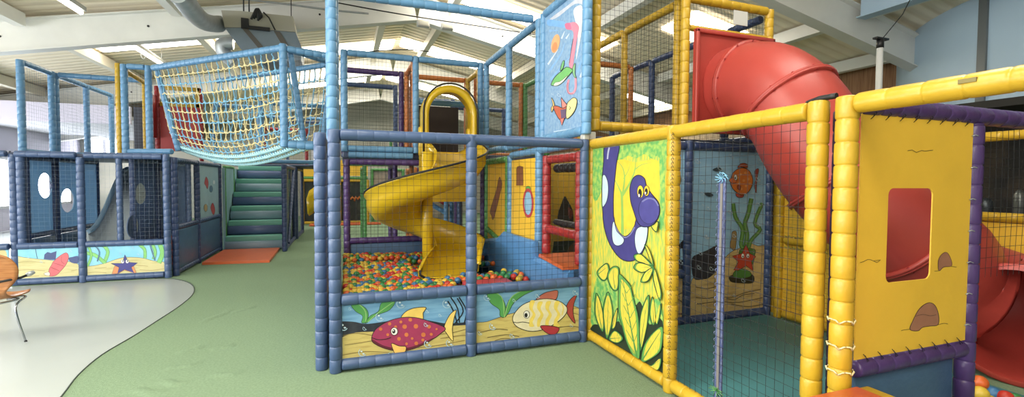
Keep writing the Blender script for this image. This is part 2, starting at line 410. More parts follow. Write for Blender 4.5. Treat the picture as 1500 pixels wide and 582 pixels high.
# ================================================================== BALL PIT FRAME (front)
WATER = mat('painted water', (104, 154, 196), rough=.4, rgb2=(126, 174, 212), nscale=5, stretch=(.6, 1, 5))
SAND = mat('painted sand', (206, 186, 112), rough=.45, rgb2=(176, 152, 88), nscale=7, stretch=(.8, 1, 6), lo=.5, hi=.72)
ROCKD = mat('painted dark rock', (34, 38, 52), rough=.5, rgb2=(64, 68, 76), nscale=9, lo=.5, hi=.8)
LEAFP = (84, 156, 84); INK = (24, 24, 30)
YF = 3.85
t = thing('ball_pit_barrier', 'blue padded ball pit front with two painted fish panels under black netting', 'climbing frame', (1.02, YF, 0))
post(t, -.06, YF, 0, 1.9, SLATE); post(t, 1.035, YF, 0, 1.9, SLATE); post(t, 2.122, YF, 0, 1.9, SLATE, .042)
for x0, x1 in ((-.012, .987), (1.083, 2.08)):
    rail(t, (x0, YF, .055), (x1, YF, .055), SLATE); rail(t, (x0, YF, .57), (x1, YF, .57), SLATE)
rail(t, (-.012, YF, 1.862), (2.08, YF, 1.862), SLATE, depth=.03)
net(t, (-.01, YF, .6), (1.0, 0, 0), (0, 0, 1.24)); net(t, (1.08, YF, .6), (1.0, 0, 0), (0, 0, 1.24))
c = CR(480, 400, 3.6375)
M = Mural(1, YF, (-.012, .10), (.988, .525), WATER)
M.poly(c((60, 335), (150, 318), (300, 308), (450, 305), (600, 295), (760, 272), (760, 430), (400, 470), (40, 510)), None, True, mt=SAND)
M.poly(c((50, 268), (130, 260), (200, 272), (280, 264), (360, 250), (430, 238), (560, 258), (640, 270), (760, 262), (760, 276), (640, 284), (520, 296), (400, 302), (300, 312), (150, 318), (50, 345)), None, True, mt=ROCKD)
for q in (((125, 172), (168, 168), (205, 192), (217, 226), (203, 264), (180, 264), (186, 230), (150, 206)), ((290, 158), (358, 150), (330, 197), (262, 226), (214, 262), (200, 268), (226, 230), (270, 205))):
    M.poly(c(*q), LEAFP, True, .6)
    M.stroke(c(q[1], ((q[2][0]+q[5][0])/2+8, (q[2][1]+q[5][1])/2-22), q[4]), 1.2, (150, 196, 120))
for q in (((655, 130), (692, 190), (702, 265)), ((700, 130), (738, 200), (728, 268)), ((676, 272), (722, 205), (690, 135)), ((640, 150), (668, 200), (690, 268))): M.stroke(c(*q), 1.8, INK)
for q in (((80, 335), (160, 322), (300, 345)), ((90, 385), (180, 372), (250, 360)), ((70, 440), (200, 420), (330, 425)), ((560, 330), (650, 322), (740, 300)), ((480, 400), (600, 385), (730, 360)), ((75, 470), (300, 445), (520, 425), (740, 395)), ((600, 350), (700, 335), (742, 332))): M.stroke(c(*q), .9, (128, 108, 62))
M.poly(c((393, 240), (415, 208), (460, 188), (522, 184), (514, 205), (508, 216), (505, 250), (450, 242)), (236, 200, 104), True, .9, INK)
M.poly(c((685, 198), (650, 225), (620, 290), (635, 325), (668, 364), (664, 300), (674, 240)), (236, 206, 116), True, .9, INK)
body = c((234, 352), (245, 315), (275, 285), (330, 255), (400, 238), (470, 239), (540, 258), (626, 293), (600, 325), (550, 360), (490, 392), (420, 414), (350, 414), (290, 398), (245, 374))
M.poly(body, (162, 52, 92), True, 1.0, INK)
M.poly(c((236, 354), (290, 384), (350, 400), (420, 400), (490, 380), (560, 348), (550, 360), (490, 391), (420, 413), (350, 413), (290, 397), (246, 373)), (98, 26, 48), True)
for x, y, r in ((410, 287, 12), (470, 285, 12), (420, 330, 11), (380, 352, 10), (510, 330, 12), (472, 376, 10), (540, 287, 10), (440, 250, 10), (330, 272, 9), (282, 300, 9), (552, 328, 8), (362, 288, 8), (507, 358, 8), (420, 378, 7), (320, 330, 8), (580, 300, 6), (450, 350, 7), (390, 262, 8)):
    M.disc(c((x, y))[0], r/3.64, r/3.64, (206, 116, 66))
M.stroke(c((235, 346), (268, 356), (312, 353), (338, 344)), 1.0, INK)
M.disc(c((355, 312))[0], 5.0, 5.6, (236, 234, 226), .7); M.disc(c((352, 312))[0], 2.4, 3.2, INK); M.disc(c((350, 308))[0], .9, 1.0, (240, 240, 240))
M.poly(c((340, 376), (380, 390), (417, 394), (411, 426), (385, 450), (363, 440), (350, 414)), (238, 190, 104), True, .9, INK)
for x, y, r in ((390, 165, 22), (635, 165, 22), (278, 235, 22), (85, 285, 22), (198, 296, 11), (525, 275, 12), (535, 378, 20), (652, 375, 20), (185, 425, 20), (340, 440, 18), (532, 205, 10), (120, 190, 9), (600, 225, 9)): M.bubble(c((x, y))[0], r/3.64)
M.done(t)
M = Mural(1, YF, (1.083, .10), (2.082, .525), WATER)
M.poly(c((770, 280), (850, 260), (930, 232), (1000, 212), (1100, 200), (1360, 185), (1360, 350), (1000, 380), (770, 410)), None, True, .6, INK, mt=SAND)
M.poly(c((1275, 200), (1320, 188), (1360, 196), (1360, 225), (1310, 215)), None, True, .6, mt=SAND)
for q in (((850, 110), (897, 106), (932, 140), (949, 185), (941, 236), (918, 228), (914, 195), (868, 160)), ((1112, 88), (1040, 93), (975, 135), (951, 185), (942, 236), (962, 215), (992, 160), (1052, 115))):
    M.poly(c(*q), LEAFP, True, .7, INK); M.stroke(c(q[1], q[2], q[4]), 1.2, (150, 196, 120))
for q in (((800, 320), (900, 300), (960, 305)), ((850, 345), (950, 330), (1020, 340)), ((800, 378), (1000, 352), (1200, 340), (1345, 318)), ((1180, 300), (1280, 285), (1345, 290)), ((890, 362), (930, 350), (970, 352), (975, 362), (920, 370))): M.stroke(c(*q), 1.0, (104, 92, 58))
M.poly(c((1110, 142), (1150, 110), (1190, 98), (1226, 96), (1216, 142), (1170, 138)), (190, 104, 92), True, .9, INK)
M.poly(c((1326, 118), (1290, 145), (1270, 190), (1285, 232), (1319, 270), (1308, 215), (1312, 165)), (172, 66, 62), True, .9, INK)
M.poly(c((985, 245), (1000, 210), (1040, 170), (1100, 147), (1170, 138), (1230, 150), (1268, 175), (1276, 202), (1255, 237), (1210, 272), (1150, 302), (1090, 312), (1040, 302), (1000, 280)), (228, 218, 182), True, 1.0, INK)
for x, d in ((1090, 0), (1132, 6), (1176, 4), (1222, -4)):
    M.poly(c((x-10, 150+abs(d)), (x+14, 150+abs(d)), (x+2, 190), (x+18, 225), (x+2, 262), (x+10-d*2, 285), (x-16, 285), (x-14, 250), (x+2, 220), (x-16, 188)), (236, 208, 100), True)
M.stroke(c((1246, 160), (1256, 190), (1248, 225)), 1.6, (236, 208, 100))
M.poly(c((1133, 285), (1170, 281), (1230, 292), (1226, 316), (1200, 333), (1160, 316)), (176, 52, 62), True, .9, INK)
M.disc(c((1060, 222))[0], 4.4, 5.6, (236, 234, 226), .7); M.disc(c((1057, 226))[0], 2.3, 3.3, INK)
M.stroke(c((990, 262), (1010, 266), (1040, 262), (1075, 268)), .9, INK)
for x, y, r in ((850, 130, 18), (1120, 122, 13), (880, 285, 18), (1322, 104, 16), (812, 320, 12), (985, 335, 14), (995, 145, 10), (1180, 350, 10), (1300, 280, 9)): M.bubble(c((x, y))[0], r/3.64)
M.done(t)
pad(t, 'pipe_clamp', (2.1, YF-.03, 1.9), (2.16, YF+.05, 1.97), PLASTW, .01)
# left return of the ball pit, running back beside the corridor
t = thing('ball_pit_side_barrier', 'blue padded side frame of the ball pit facing the green corridor', 'climbing frame', (-.165, 5.5, 0))
for y in (3.95, 5.0, 6.05, 7.05): post(t, -.165, y, 0, 1.88, SLATE)
for z in (.055, .6, 1.84):
    for y0, y1 in ((4.0, 4.95), (5.05, 6.0), (6.1, 7.0)): rail(t, (-.165, y0, z), (-.165, y1, z), SLATE)
for y0 in (4.0, 5.05, 6.1): net(t, (-.165, y0, .63), (0, .95, 0), (0, 0, 1.18))
pad(t, 'side_pad', (-.18, 4.0, .1), (-.14, 7.0, .55), PADN)
# ================================================================== JUNGLE FRAME (yellow)
XJ = 2.2
t = thing('jungle_frame', 'yellow padded frame with a painted jungle panel and a netted bay', 'climbing frame', (XJ, 2.75, 0))
post(t, XJ+.016, 3.87, 0, 1.905, YEL); post(t, XJ, 2.7, 0, 1.905, YEL); post(t, XJ, 1.64, 0, 1.905, YEL)
b = MB(); b.tube([(XJ, 1.7, 1.905), (XJ, 1.64, 1.918), (XJ, 1.58, 1.919), (XJ, 1.553, 1.919)], .014, BLACK, 8); b.obj('connector', t)
pad(t, 'pipe_clamp', (XJ-.02, 3.86, 1.9), (XJ+.05, 3.95, 1.98), PLASTW, .01)
rail(t, (XJ, 3.82, .06), (XJ, 2.75, .06), YEL); rail(t, (XJ, 2.65, .06), (XJ, 1.69, .06), YEL)
rail(t, (XJ, 3.82, 1.862), (XJ, 1.69, 1.862), YEL, depth=.035)
nb = net(t, (XJ, 2.66, .1), (0, -.98, 0), (0, 0, 1.73))
z = MB(); yz = at(1056, 400, 0, XJ).y                                # zipped slit in the net
z.box((XJ-.006, yz-.028, .17), (XJ+.004, yz+.028, 1.53), mat('blue zip tape', (84, 98, 150), rough=.7, rgb2=(112, 122, 166), nscale=40))
zz = z.obj('zip', t)
b = MB(); b.box((XJ-.011, yz-.009, .2), (XJ+.008, yz+.009, 1.5), mat('grey zip teeth', (146, 140, 136), rough=.5)); b.obj('zip_teeth', zz)
b = MB()
for i in range(30):
    zc = .2+i*.044
    for s in (-1, 1):
        b.tube([(XJ-.01, yz+s*.027, zc), (XJ-.014, yz+s*.034, zc+.011), (XJ-.01, yz+s*.027, zc+.022)], .0018, mat('pale blue thread', (150, 162, 204), rough=.8), 4)
b.obj('stitching', zz)
b = MB()
for i in range(9):
    a = i*.7; b.tube([(XJ-.01, yz, 1.535), (XJ-.02, yz+.04*math.cos(a), 1.54+.03*math.sin(a)), (XJ-.01, yz+.055*math.cos(a+.5), 1.53+.03*math.sin(a+.5))], .003, ROPEB, 4)
b.obj('top_tie', zz)
b = MB()
for i in range(10):
    a = i*.63; b.tube([(XJ-.01, yz, .2), (XJ-.025, yz+.03*math.cos(a), .21+.02*math.sin(a)), (XJ-.02, yz+.06*math.cos(a), .2+.03*math.sin(a))], .003, GRN, 4)
b.tube([(XJ-.01, yz, .2), (XJ-.012, yz+.01, .15), (XJ-.01, yz-.012, .1)], .014, NAVY, 6); b.obj('bottom_tie', zz)
b = MB()                                                           # lacing that ties net and panel to the post
for i in range(62):
    zc = .12+i*.028
    b.tube([(XJ-.05, 2.665, zc), (XJ-.056, 2.652, zc+.012), (XJ-.046, 2.642, zc+.006), (XJ-.05, 2.655, zc+.024)], .0022, BLACK, 3)
b.obj('lacing', t)
JB_ = mat('painted jungle green and yellow', (232, 202, 62), rough=.5, rgb2=(146, 186, 92), nscale=6, stretch=(1, 9, 1.6), lo=.38, hi=.62, detail=6)
JG = mat('painted canopy green', (98, 168, 90), rough=.5, rgb2=(168, 196, 92), nscale=22, lo=.42, hi=.62, detail=6)
M = Mural(0, XJ-.005, (2.75, .11), (3.822, 1.815), JB_)
ja, jb, jc = CR(860, 190, 4.157), CR(860, 310, 4.157), CR(860, 430, 4.157)
M.poly(ja((30, 105), (480, 30), (470, 215), (430, 160), (395, 178), (350, 150), (300, 175), (250, 160), (200, 190), (150, 175), (110, 230), (85, 380), (40, 420)), None, True, mt=JG)
M.poly(ja((170, 210), (300, 200), (430, 190), (440, 330), (420, 560), (330, 582), (170, 582)), (232, 198, 62), True)
for q, w in ((((215, 640), (212, 420), (196, 360), (165, 300)), 4.5), (((212, 420), (228, 300), (215, 230), (180, 190)), 3), (((216, 400), (258, 330), (290, 250), (296, 170)), 4), (((285, 250), (330, 215), (390, 200)), 2), (((222, 300), (250, 250), (262, 200)), 1.6)): M.stroke(ja(*q), w, (142, 184, 88), True, True)
M.poly(ja((440, 180), (472, 170), (468, 582), (435, 582), (446, 420)), None, True, mt=JG)
# coiling navy neck with pale patches
NV = (66, 62, 128)
M.poly(ja((110, 92), (194, 84), (180, 200), (166, 330), (160, 420), (161, 520))+jb((165, 40), (172, 78), (196, 128), (230, 152), (264, 130), (288, 88), (296, 58), (310, 30), (370, 60), (372, 100), (366, 160), (345, 235), (310, 285), (255, 304), (200, 284), (150, 222), (118, 150), (100, 70))+ja((94, 480), (90, 400), (92, 300), (100, 200)), NV, True, 1.1, INK)
M.stroke(ja((135, 110), (128, 140), (124, 180)), 2.2, (176, 178, 206))
M.stroke(jb((170, 85), (196, 134), (230, 158), (262, 140), (290, 95)), 1.6, (128, 128, 178))
for q in (ja((95, 282), (110, 279), (126, 320), (129, 380), (118, 440), (94, 470), (91, 400), (92, 330)), jb((155, 75), (166, 64), (180, 118), (223, 165), (216, 196), (186, 209), (160, 192), (151, 140)), jb((302, 108), (332, 92), (367, 94), (364, 160), (343, 225), (316, 260), (296, 222), (290, 160))):
    M.poly(q, (196, 218, 230), True, .8, INK)
M.poly(ja((262, 410), (261, 350), (281, 295), (314, 277), (349, 298), (364, 350), (400, 400), (432, 440), (444, 490), (432, 540), (402, 577), (370, 592), (332, 590), (305, 560), (284, 500), (268, 450)), NV, True, 1.1, INK)
M.disc(ja((377, 490))[0], 15.3, 20.5, (76, 72, 142), .7, (34, 32, 70))
M.stroke(ja((335, 440), (370, 420), (410, 428), (434, 465)), 2.0, (122, 122, 172))
M.disc(ja((324, 378))[0], 4.6, 9.2, (236, 200, 60), .6); M.disc(ja((322, 388))[0], 2.7, 6.6, INK); M.disc(ja((317, 402))[0], 1.1, 2.4, (240, 240, 240))
M.disc(ja((362, 373))[0], 4.0, 7.6, (236, 200, 60), .6); M.disc(ja((360, 378))[0], 2.3, 5.0, INK); M.disc(ja((356, 386))[0], .9, 1.8, (240, 240, 240))
# undergrowth
M.poly(jb((50, 430), (110, 400), (200, 470), (290, 520), (360, 560), (450, 560))+jc((460, 500), (300, 420), (40, 250)), None, True, mt=JG)
M.poly(jc((40, 190), (110, 200), (190, 170), (215, 190), (300, 70), (330, 60), (380, 190), (460, 170), (460, 520), (300, 440), (40, 260)), (34, 48, 34), True)
YG = mat('painted leaf yellow green', (236, 202, 70), rough=.5, rgb2=(168, 186, 76), nscale=14, stretch=(1, 5, 1.2), lo=.48, hi=.7)
def leaf(q, rib, w=.8):
    M.poly(q, (98, 158, 78), True, 1.2, (30, 66, 38)); gx = sum(p[0] for p in q)/len(q); gy = sum(p[1] for p in q)/len(q)
    M.poly([(gx+(x-gx)*.76, gy+(y-gy)*.86) for x, y in q], None, True, mt=YG); M.stroke(rib, w*1.6, (72, 138, 70), True, True)
leaf(jc((55, 0), (48, 130), (92, 235), (104, 170), (84, 60)), jc((92, 230), (70, 120), (58, 20)))
leaf(jc((128, -10), (98, 90), (104, 200), (121, 277), (148, 200), (158, 100)), jc((121, 275), (126, 140), (128, 10)))
leaf(jc((186, 90), (160, 150), (150, 215), (172, 200)), jc((152, 212), (178, 120)))
leaf(jb((60, 370), (95, 330), (125, 318), (135, 370), (110, 420), (80, 410)), jb((70, 380), (120, 340)))
leaf(jb((122, 396), (152, 340), (192, 345), (192, 440), (180, 482), (150, 470)), jb((170, 470), (160, 400), (160, 350)))
leaf(jc((376, 10), (330, 110), (316, 240), (324, 352), (352, 262), (372, 150)), jc((324, 350), (345, 180), (370, 30)))
leaf(jc((400, 20), (380, 110), (392, 180), (410, 190), (430, 120), (452, 60), (440, 150), (420, 185)), jc((405, 185), (402, 60)))
leaf(jb((194, 382), (192, 440), (190, 520))+jc((192, 120), (212, 200), (240, 300), (290, 402), (318, 396), (320, 300), (312, 150), (290, 60), (275, 0))+jb((262, 450), (225, 405)), jc((304, 395), (275, 250), (245, 80), (215, -110)), 1.6)
for i in range(6):
    y = -60+i*75; M.stroke(jc((240+i*11, y+60), (215+i*9, y+5), (206+i*8, y-18)), 1.0, (104, 160, 76)); M.stroke(jc((240+i*11, y+60), (275+i*7, y+10), (290+i*4, y-10)), 1.0, (104, 160, 76))
leaf(jc((132, 272), (168, 226), (218, 270), (192, 302), (150, 294)), jc((140, 276), (205, 272)))
leaf(jc((458, 203), (402, 238), (350, 310), (328, 402), (340, 422), (400, 392), (446, 350), (460, 280)), jc((334, 412), (390, 320), (450, 225)), 1.4)
leaf(jc((448, 394), (402, 430), (372, 452), (425, 470), (446, 440)), jc((378, 452), (445, 405)))
for q in (((402, 332), (350, 208), (372, 225), (398, 290)), ((402, 334), (330, 262), (285, 268), (300, 300), (350, 315)), ((400, 336), (312, 312), (284, 345), (330, 372), (380, 355)), ((402, 340), (352, 372), (326, 428), (368, 424), (398, 370)), ((405, 342), (404, 420), (440, 538), (452, 500), (428, 400))):
    leaf(jb(*q), jb(q[0], (q[0][0]*.4+q[2][0]*.6, q[0][1]*.4+q[2][1]*.6)), .6)
leaf(jb((390, 92), (420, 125), (430, 95), (432, 60), (410, 78)), jb((400, 92), (425, 75)), .5)
M.done(t)
# second yellow frame, nearer the camera: one post and the beam over the entrance
t = thing('gateway_frame', 'nearest yellow padded frame with a beam over the entrance step', 'climbing frame', (XJ, 1.0, 0))
post(t, XJ, 1.5, 0, 1.905, YEL); post(t, XJ, .36, 0, 1.905, YEL); rail(t, (XJ, 1.45, 1.868), (XJ, .41, 1.868), YEL, depth=.06)
b = MB()
for zc in (.86, .74, .62):
    for i in range(10):
        a = i*.6; b.tube([(XJ+.05*math.cos(a), 1.5+.05*math.sin(a), zc+.01*math.sin(3*i)), (XJ+.055*math.cos(a+.35), 1.5+.055*math.sin(a+.35), zc+.008), (XJ+.05*math.cos(a+.6), 1.5+.05*math.sin(a+.6), zc+.01*math.sin(3*i+3))], .004, ROPEY, 4)
b.obj('tied_cord', t)
q0, q1 = at(1404, 112, 0, XJ-.046), at(1431, 106, 0, XJ-.046)
b = MB(); b.box((XJ-.0495, q1.y, 1.874), (XJ-.04, q0.y, 1.89), mat('grey worn tape', (150, 136, 84), rough=.8)); b.obj('tape_patch', t)
t = thing('entrance_step', 'orange topped foam step with yellow border at the nearest yellow post', 'foam step', (1.85, 1.1, 0))
pad(t, 'step_body', (1.45, .43, 0), (2.3, 1.44, .56), YEL, .012)
pad(t, 'step_top', (1.45, .43, .545), (2.225, 1.438, .568), MATO, .008)
# ================================================================== WINDOW FRAME (purple, with the yellow sheet)
YW = 1.52
t = thing('window_frame_panel', 'purple padded frame holding a yellow sheet with a rounded window and painted rocks', 'climbing frame', (2.75, YW, 0))
post(t, 2.31, 1.612, 0, 1.86, PUR, .028); post(t, 3.22, YW, 0, 1.82, PUR, .045)
rail(t, (2.3, YW, 1.872), (5.6, YW, 1.872), PUR, .048, .1); rail(t, (2.32, YW, .605), (3.175, YW, .605), PUR, .045, .1)
foam(t, 'upright_pad', (3.22, YW, 1.82), (3.22, YW, 1.83), PUR, .04)
yp = YW-.02
zt = lambda x, y: at(x, y, 1, yp)
lo = (2.30, .655); hi = (3.175, 1.835)
A0, A1 = zt(1297, 416), zt(1367, 276)
hole = rrect(1, yp, (A0.x, A0.z+.003), (A1.x, A1.z), .035)
b = plate([V((lo[0], yp, lo[1])), V((hi[0], yp, lo[1])), V((hi[0], yp, hi[1])), V((lo[0], yp, hi[1]))], [hole], 1, yp, .006, YPAN)
M = Mural.__new__(Mural); M.ax, M.val, M.sgn, M.b, M.k = 1, yp, -1, b, 0; M.lo, M.hi, M.o = lo, hi, [0, 2]
c = CR(1125, 437, 4)
RK = (172, 118, 92)
M.poly(c((832, 184), (850, 130), (888, 62), (938, 28), (978, 42), (1000, 100), (996, 156), (950, 164), (905, 172), (880, 192)), RK, True, .8, INK)
M.stroke(c((865, 106), (910, 96), (950, 104), (985, 98)), .5, INK); M.stroke(c((780, 192), (800, 186), (835, 183)), .6, INK); M.stroke(c((998, 156), (1030, 148), (1055, 152)), .6, INK)
c = CR(1125, 290, 4)
M.poly(c((1002, 428), (998, 370), (1020, 330), (1050, 322), (1074, 366), (1074, 400), (1030, 406)), RK, True, .6, INK)
M.stroke(c((975, 430), (1005, 428)), .5, INK); M.stroke(c((1074, 402), (1105, 406)), .5, INK)
M.stroke(c((538, 380), (560, 374), (590, 361), (620, 371), (640, 378), (660, 363)), .6, INK); M.stroke(c((620, 370), (655, 364)), .5, INK)
c = CR(1125, 145, 4); M.stroke(c((818, 304), (845, 299), (870, 314), (900, 302), (920, 306), (968, 300)), .7, INK, False)
M.done(t, 'window_sheet')
b = MB()                                                            # cord loops that lace the sheet to the padding
for i in range(8):
    x = 2.36+i*.105
    for zc, s in ((1.838, 1), (.652, -1)):
        b.tube([(x-.012, yp-.008, zc-.03*s), (x-.004, yp-.03, zc-.004*s), (x+.010, yp-.015, zc+.008*s), (x+.006, yp-.006, zc-.02*s)], .0018, BLACK, 4)
for i in range(7):
    zc = .74+i*.17; b.tube([(3.155, yp-.006, zc), (3.172, yp-.012, zc+.006), (3.182, yp-.02, zc)], .003, STEEL, 4)
b.obj('lacing', t)
b = MB(); b.box((2.36, YW+.02, .02), (3.17, YW+.1, .55), PADN, .02, 3); b.obj('base_pad', t)
net(t, (3.27, YW, .98), (2.28, 0, 0), (0, 0, .84)); post(t, 5.6, YW, 0, 1.9, PUR)
# ================================================================== UNDERWATER ROOM behind the jungle frame
YU = 3.93
DW = mat('painted deep water', (140, 184, 214), rough=.4, rgb2=(154, 196, 222), nscale=4, stretch=(.6, 1, 5))
SANDB = mat('painted brown sand', (208, 180, 120), rough=.5, rgb2=(174, 146, 92), nscale=6, stretch=(.7, 1, 5), lo=.45, hi=.7)
t = thing('underwater_frame', 'navy padded back wall painted with orange fish, starfish and seaweed behind the jungle net', 'climbing frame', (3.4, YU, 0))
for x in (2.32, 3.39, 4.52): post(t, x, YU, 0, 1.94, NAVY)
for x0, x1 in ((2.37, 3.34), (3.44, 4.47)):
    rail(t, (x0, YU, .05), (x1, YU, .05), NAVY); rail(t, (x0, YU, 1.89), (x1, YU, 1.89), NAVY)
rail(t, (2.37, YU, .55), (3.34, YU, .55), NAVY)
ua, ub = CR(980, 220, 4.475), CR(980, 340, 4.156)
M = Mural(1, YU, (3.435, .095), (4.475, 1.845), DW)
M.poly(ub((140, 290), (220, 287), (262, 264), (300, 222), (335, 165), (382, 120), (440, 95), (490, 70), (540, 86), (600, 116), (600, 480), (130, 545)), None, True, .6, INK, mt=SANDB)
M.poly(ub((140, 165), (180, 135), (232, 113), (305, 84), (305, 200), (252, 272), (205, 288), (150, 280)), None, True, .5, mt=ROCKD)
for q in (((160, 400), (230, 405), (300, 395), (380, 398), (470, 368), (560, 350)), ((170, 440), (300, 425), (420, 430), (570, 400)), ((160, 335), (230, 345), (300, 330)), ((380, 440), (480, 455), (575, 440)), ((350, 405), (400, 412), (450, 385), (520, 375))): M.stroke(ub(*q), 1.2, (92, 72, 44))
for q, w in ((((540, 318), (518, 420), (498, 480), (512, 560), (498, 640)), 5.5), (((612, 348), (562, 478), (598, 522), (540, 590), (520, 650)), 4.5), (((420, 350), (436, 440), (482, 520), (472, 620), (495, 650)), 5)):
    M.stroke(ua(*q), w+1, (30, 50, 34)); M.stroke(ua(*q), w, (82, 136, 70)); M.stroke(ua(*q), 1.0, (130, 170, 100))
M.poly(ub((385, 0), (410, 0), (410, 60), (400, 110), (372, 90), (380, 40)), (150, 124, 80), True, .6)
M.poly(ub((432, 108), (520, 105), (520, 150), (505, 200), (440, 190)), (70, 116, 58), True, .6)
M.poly(ub((372, 268), (440, 258), (510, 262), (512, 308), (440, 312), (376, 302)), (30, 36, 34), True, .5)
M.poly(ub((392, 272), (402, 238), (445, 224), (490, 240), (500, 268), (450, 282)), (66, 122, 58), True, .6)
M.poly(ub((468, 75), (484, 108), (492, 132), (530, 150), (502, 178), (512, 238), (470, 206), (420, 236), (394, 232), (422, 182), (386, 148), (444, 130)), (186, 60, 46), False, .8, INK)
for x in (449, 480): M.disc(ub((x, 146))[0], 2.2, 3.4, (238, 236, 230), .5); M.disc(ub((x+1, 150))[0], .9, 1.4, INK)
M.poly(ua((450, 116), (465, 92), (495, 86), (517, 98), (508, 118), (478, 110)), (168, 78, 48), True, .7, INK)
M.poly(ua((562, 138), (588, 124), (576, 200), (572, 282), (560, 240), (566, 190)), (150, 60, 58), True, .6, INK)
M.poly(ua((438, 283), (490, 286), (482, 310), (448, 308)), (176, 72, 62), True, .6, INK)
M.poly(ua((403, 205), (412, 165), (424, 145), (452, 124), (490, 117), (528, 138), (549, 190), (542, 240), (512, 282), (472, 294), (430, 266), (408, 235)), (206, 112, 50), True, .9, INK)
for x, y in ((470, 160), (500, 150), (520, 190), (490, 200), (460, 215), (505, 235), (475, 255), (530, 220), (450, 180)): M.disc(ua((x, y))[0], 1.9, 1.9, (224, 150, 84))
M.poly(ua((394, 198), (418, 180), (444, 188), (440, 212), (414, 216)), (206, 104, 60), True, .6, INK)
M.poly(ua((448, 232), (470, 236), (466, 262), (450, 254)), (150, 70, 50), True, .5)
M.disc(ua((436, 180))[0], 2.4, 4.2, (232, 230, 222), .6); M.disc(ua((434, 184))[0], 1.0, 2.0, INK)
for q in (((230, 285), (262, 278), (292, 296), (262, 306)), ((285, 130), (320, 112), (345, 125), (320, 140))): M.poly(ua(*q), (52, 68, 76), True)
for x, y, r in ((192, 70, 18), (410, 38, 18), (598, 70, 16), (340, 112, 20), (585, 190, 18), (222, 206, 15), (222, 284, 14), (262, 382, 18), (224, 358, 8), (505, 292, 12), (480, 445, 8), (590, 485, 15), (590, 355, 15), (250, 565, 14), (195, 472, 8), (430, 560, 14), (405, 405, 16)): M.bubble(ua((x, y))[0], r/4.475, (178, 196, 204))
for x, y, r in ((195, 128, 13), (185, 212, 14), (262, 222, 14), (455, 292, 14), (232, 30, 14), (205, 338, 8), (400, 385, 10)): M.bubble(ub((x, y))[0], r/4.156, (178, 196, 204))
M.done(t)
M = Mural(1, YU, (2.365, .60), (3.345, 1.845), DW)
M.poly(ub((0, 160), (35, 188), (70, 170), (102, 180), (150, 200), (150, 250), (60, 238), (36, 212), (0, 205)), None, True, .5, mt=ROCKD)
M.poly(ub((44, 95), (70, 66), (98, 48), (104, 85), (94, 100), (95, 165), (85, 165), (82, 100), (66, 104), (66, 168), (57, 168), (56, 108)), (36, 36, 36), False)
M.poly(ua((-60, 190), (-20, 110), (40, 112), (66, 145), (78, 195), (64, 240), (40, 264), (-30, 262)), (226, 190, 70), True, .8, INK)
for x, y, r in ((68, 362, 20), (96, 190, 14), (60, 480, 8)): M.bubble(ua((x, y))[0], r/4.475, (178, 196, 204))
M.bubble(ub((76, 182))[0], 4.2)
M.done(t)
M = Mural(1, YU, (2.365, .095), (3.345, .51), SANDB)
for q in (((30, 430), (60, 380), (110, 372), (150, 400)), ((40, 400), (90, 430), (150, 440)), ((0, 480), (60, 500), (140, 490))): M.stroke(ub(*q), 1.6, (88, 70, 42))
M.done(t)
t = thing('teal_floor_mat', 'teal padded floor mat inside the netted jungle room', 'floor mat', (3.4, 2.7, 0))
pad(t, 'mat_body', (2.26, 1.66, .0), (4.46, 3.87, .035), mat('teal mat vinyl', (84, 152, 158), rough=.5, noise=.05, nscale=3, bump=.1, bscale=20), .012)
# yellow right wall of that room
XY = 4.58
t = thing('yellow_wall_frame', 'yellow padded net wall behind the descending red tube slide', 'climbing frame', (XY, 2.8, 0))
for y in (3.83, 2.66): post(t, XY, y, 0, 1.9, YEL, .042)
for z in (.06, .88, 1.86): rail(t, (XY, 3.75, z), (XY, 2.7, z), YEL)
b = MB(); b.box((XY+.02, 2.7, .03), (XY+.035, 4.0, 1.88), YPAN); b.obj('yellow_sheet', t)
net(t, (XY-.02, 3.75, .1), (0, -1.05, 0), (0, 0, 1.72), NETB, .05)
for z, n in ((.94, 8), (.82, 8)):
    b = MB()
    for i in range(20): y = 2.75+i*.05; b.tube([(XY-.045, y, z-.02), (XY-.055, y+.015, z), (XY-.045, y+.03, z-.015)], .003, GRN, 3)
    b.obj('lacing', t)
XF = 5.7
t = thing('far_yellow_frame', 'yellow railed frame with a low yellow sheet at the right edge, before the dark bar', 'climbing frame', (XF, 2.6, 0))
for y in (1.52, 2.66, 3.85): post(t, XF, y, 0, 1.98, YEL, .042)
for z in (.06, 1.2, 1.95):
    for y0, y1 in ((1.57, 2.61), (2.71, 3.8)): rail(t, (XF, y0, z), (XF, y1, z), YEL)
for y0, y1 in ((1.57, 2.61), (2.71, 3.8)):
    b = MB(); b.box((XF+.0, y0, .1), (XF+.015, y1, 1.15), YPAN); b.obj('yellow_sheet', t)
    net(t, (XF-.01, y0, 1.24), (0, y1-y0, 0), (0, 0, .68))
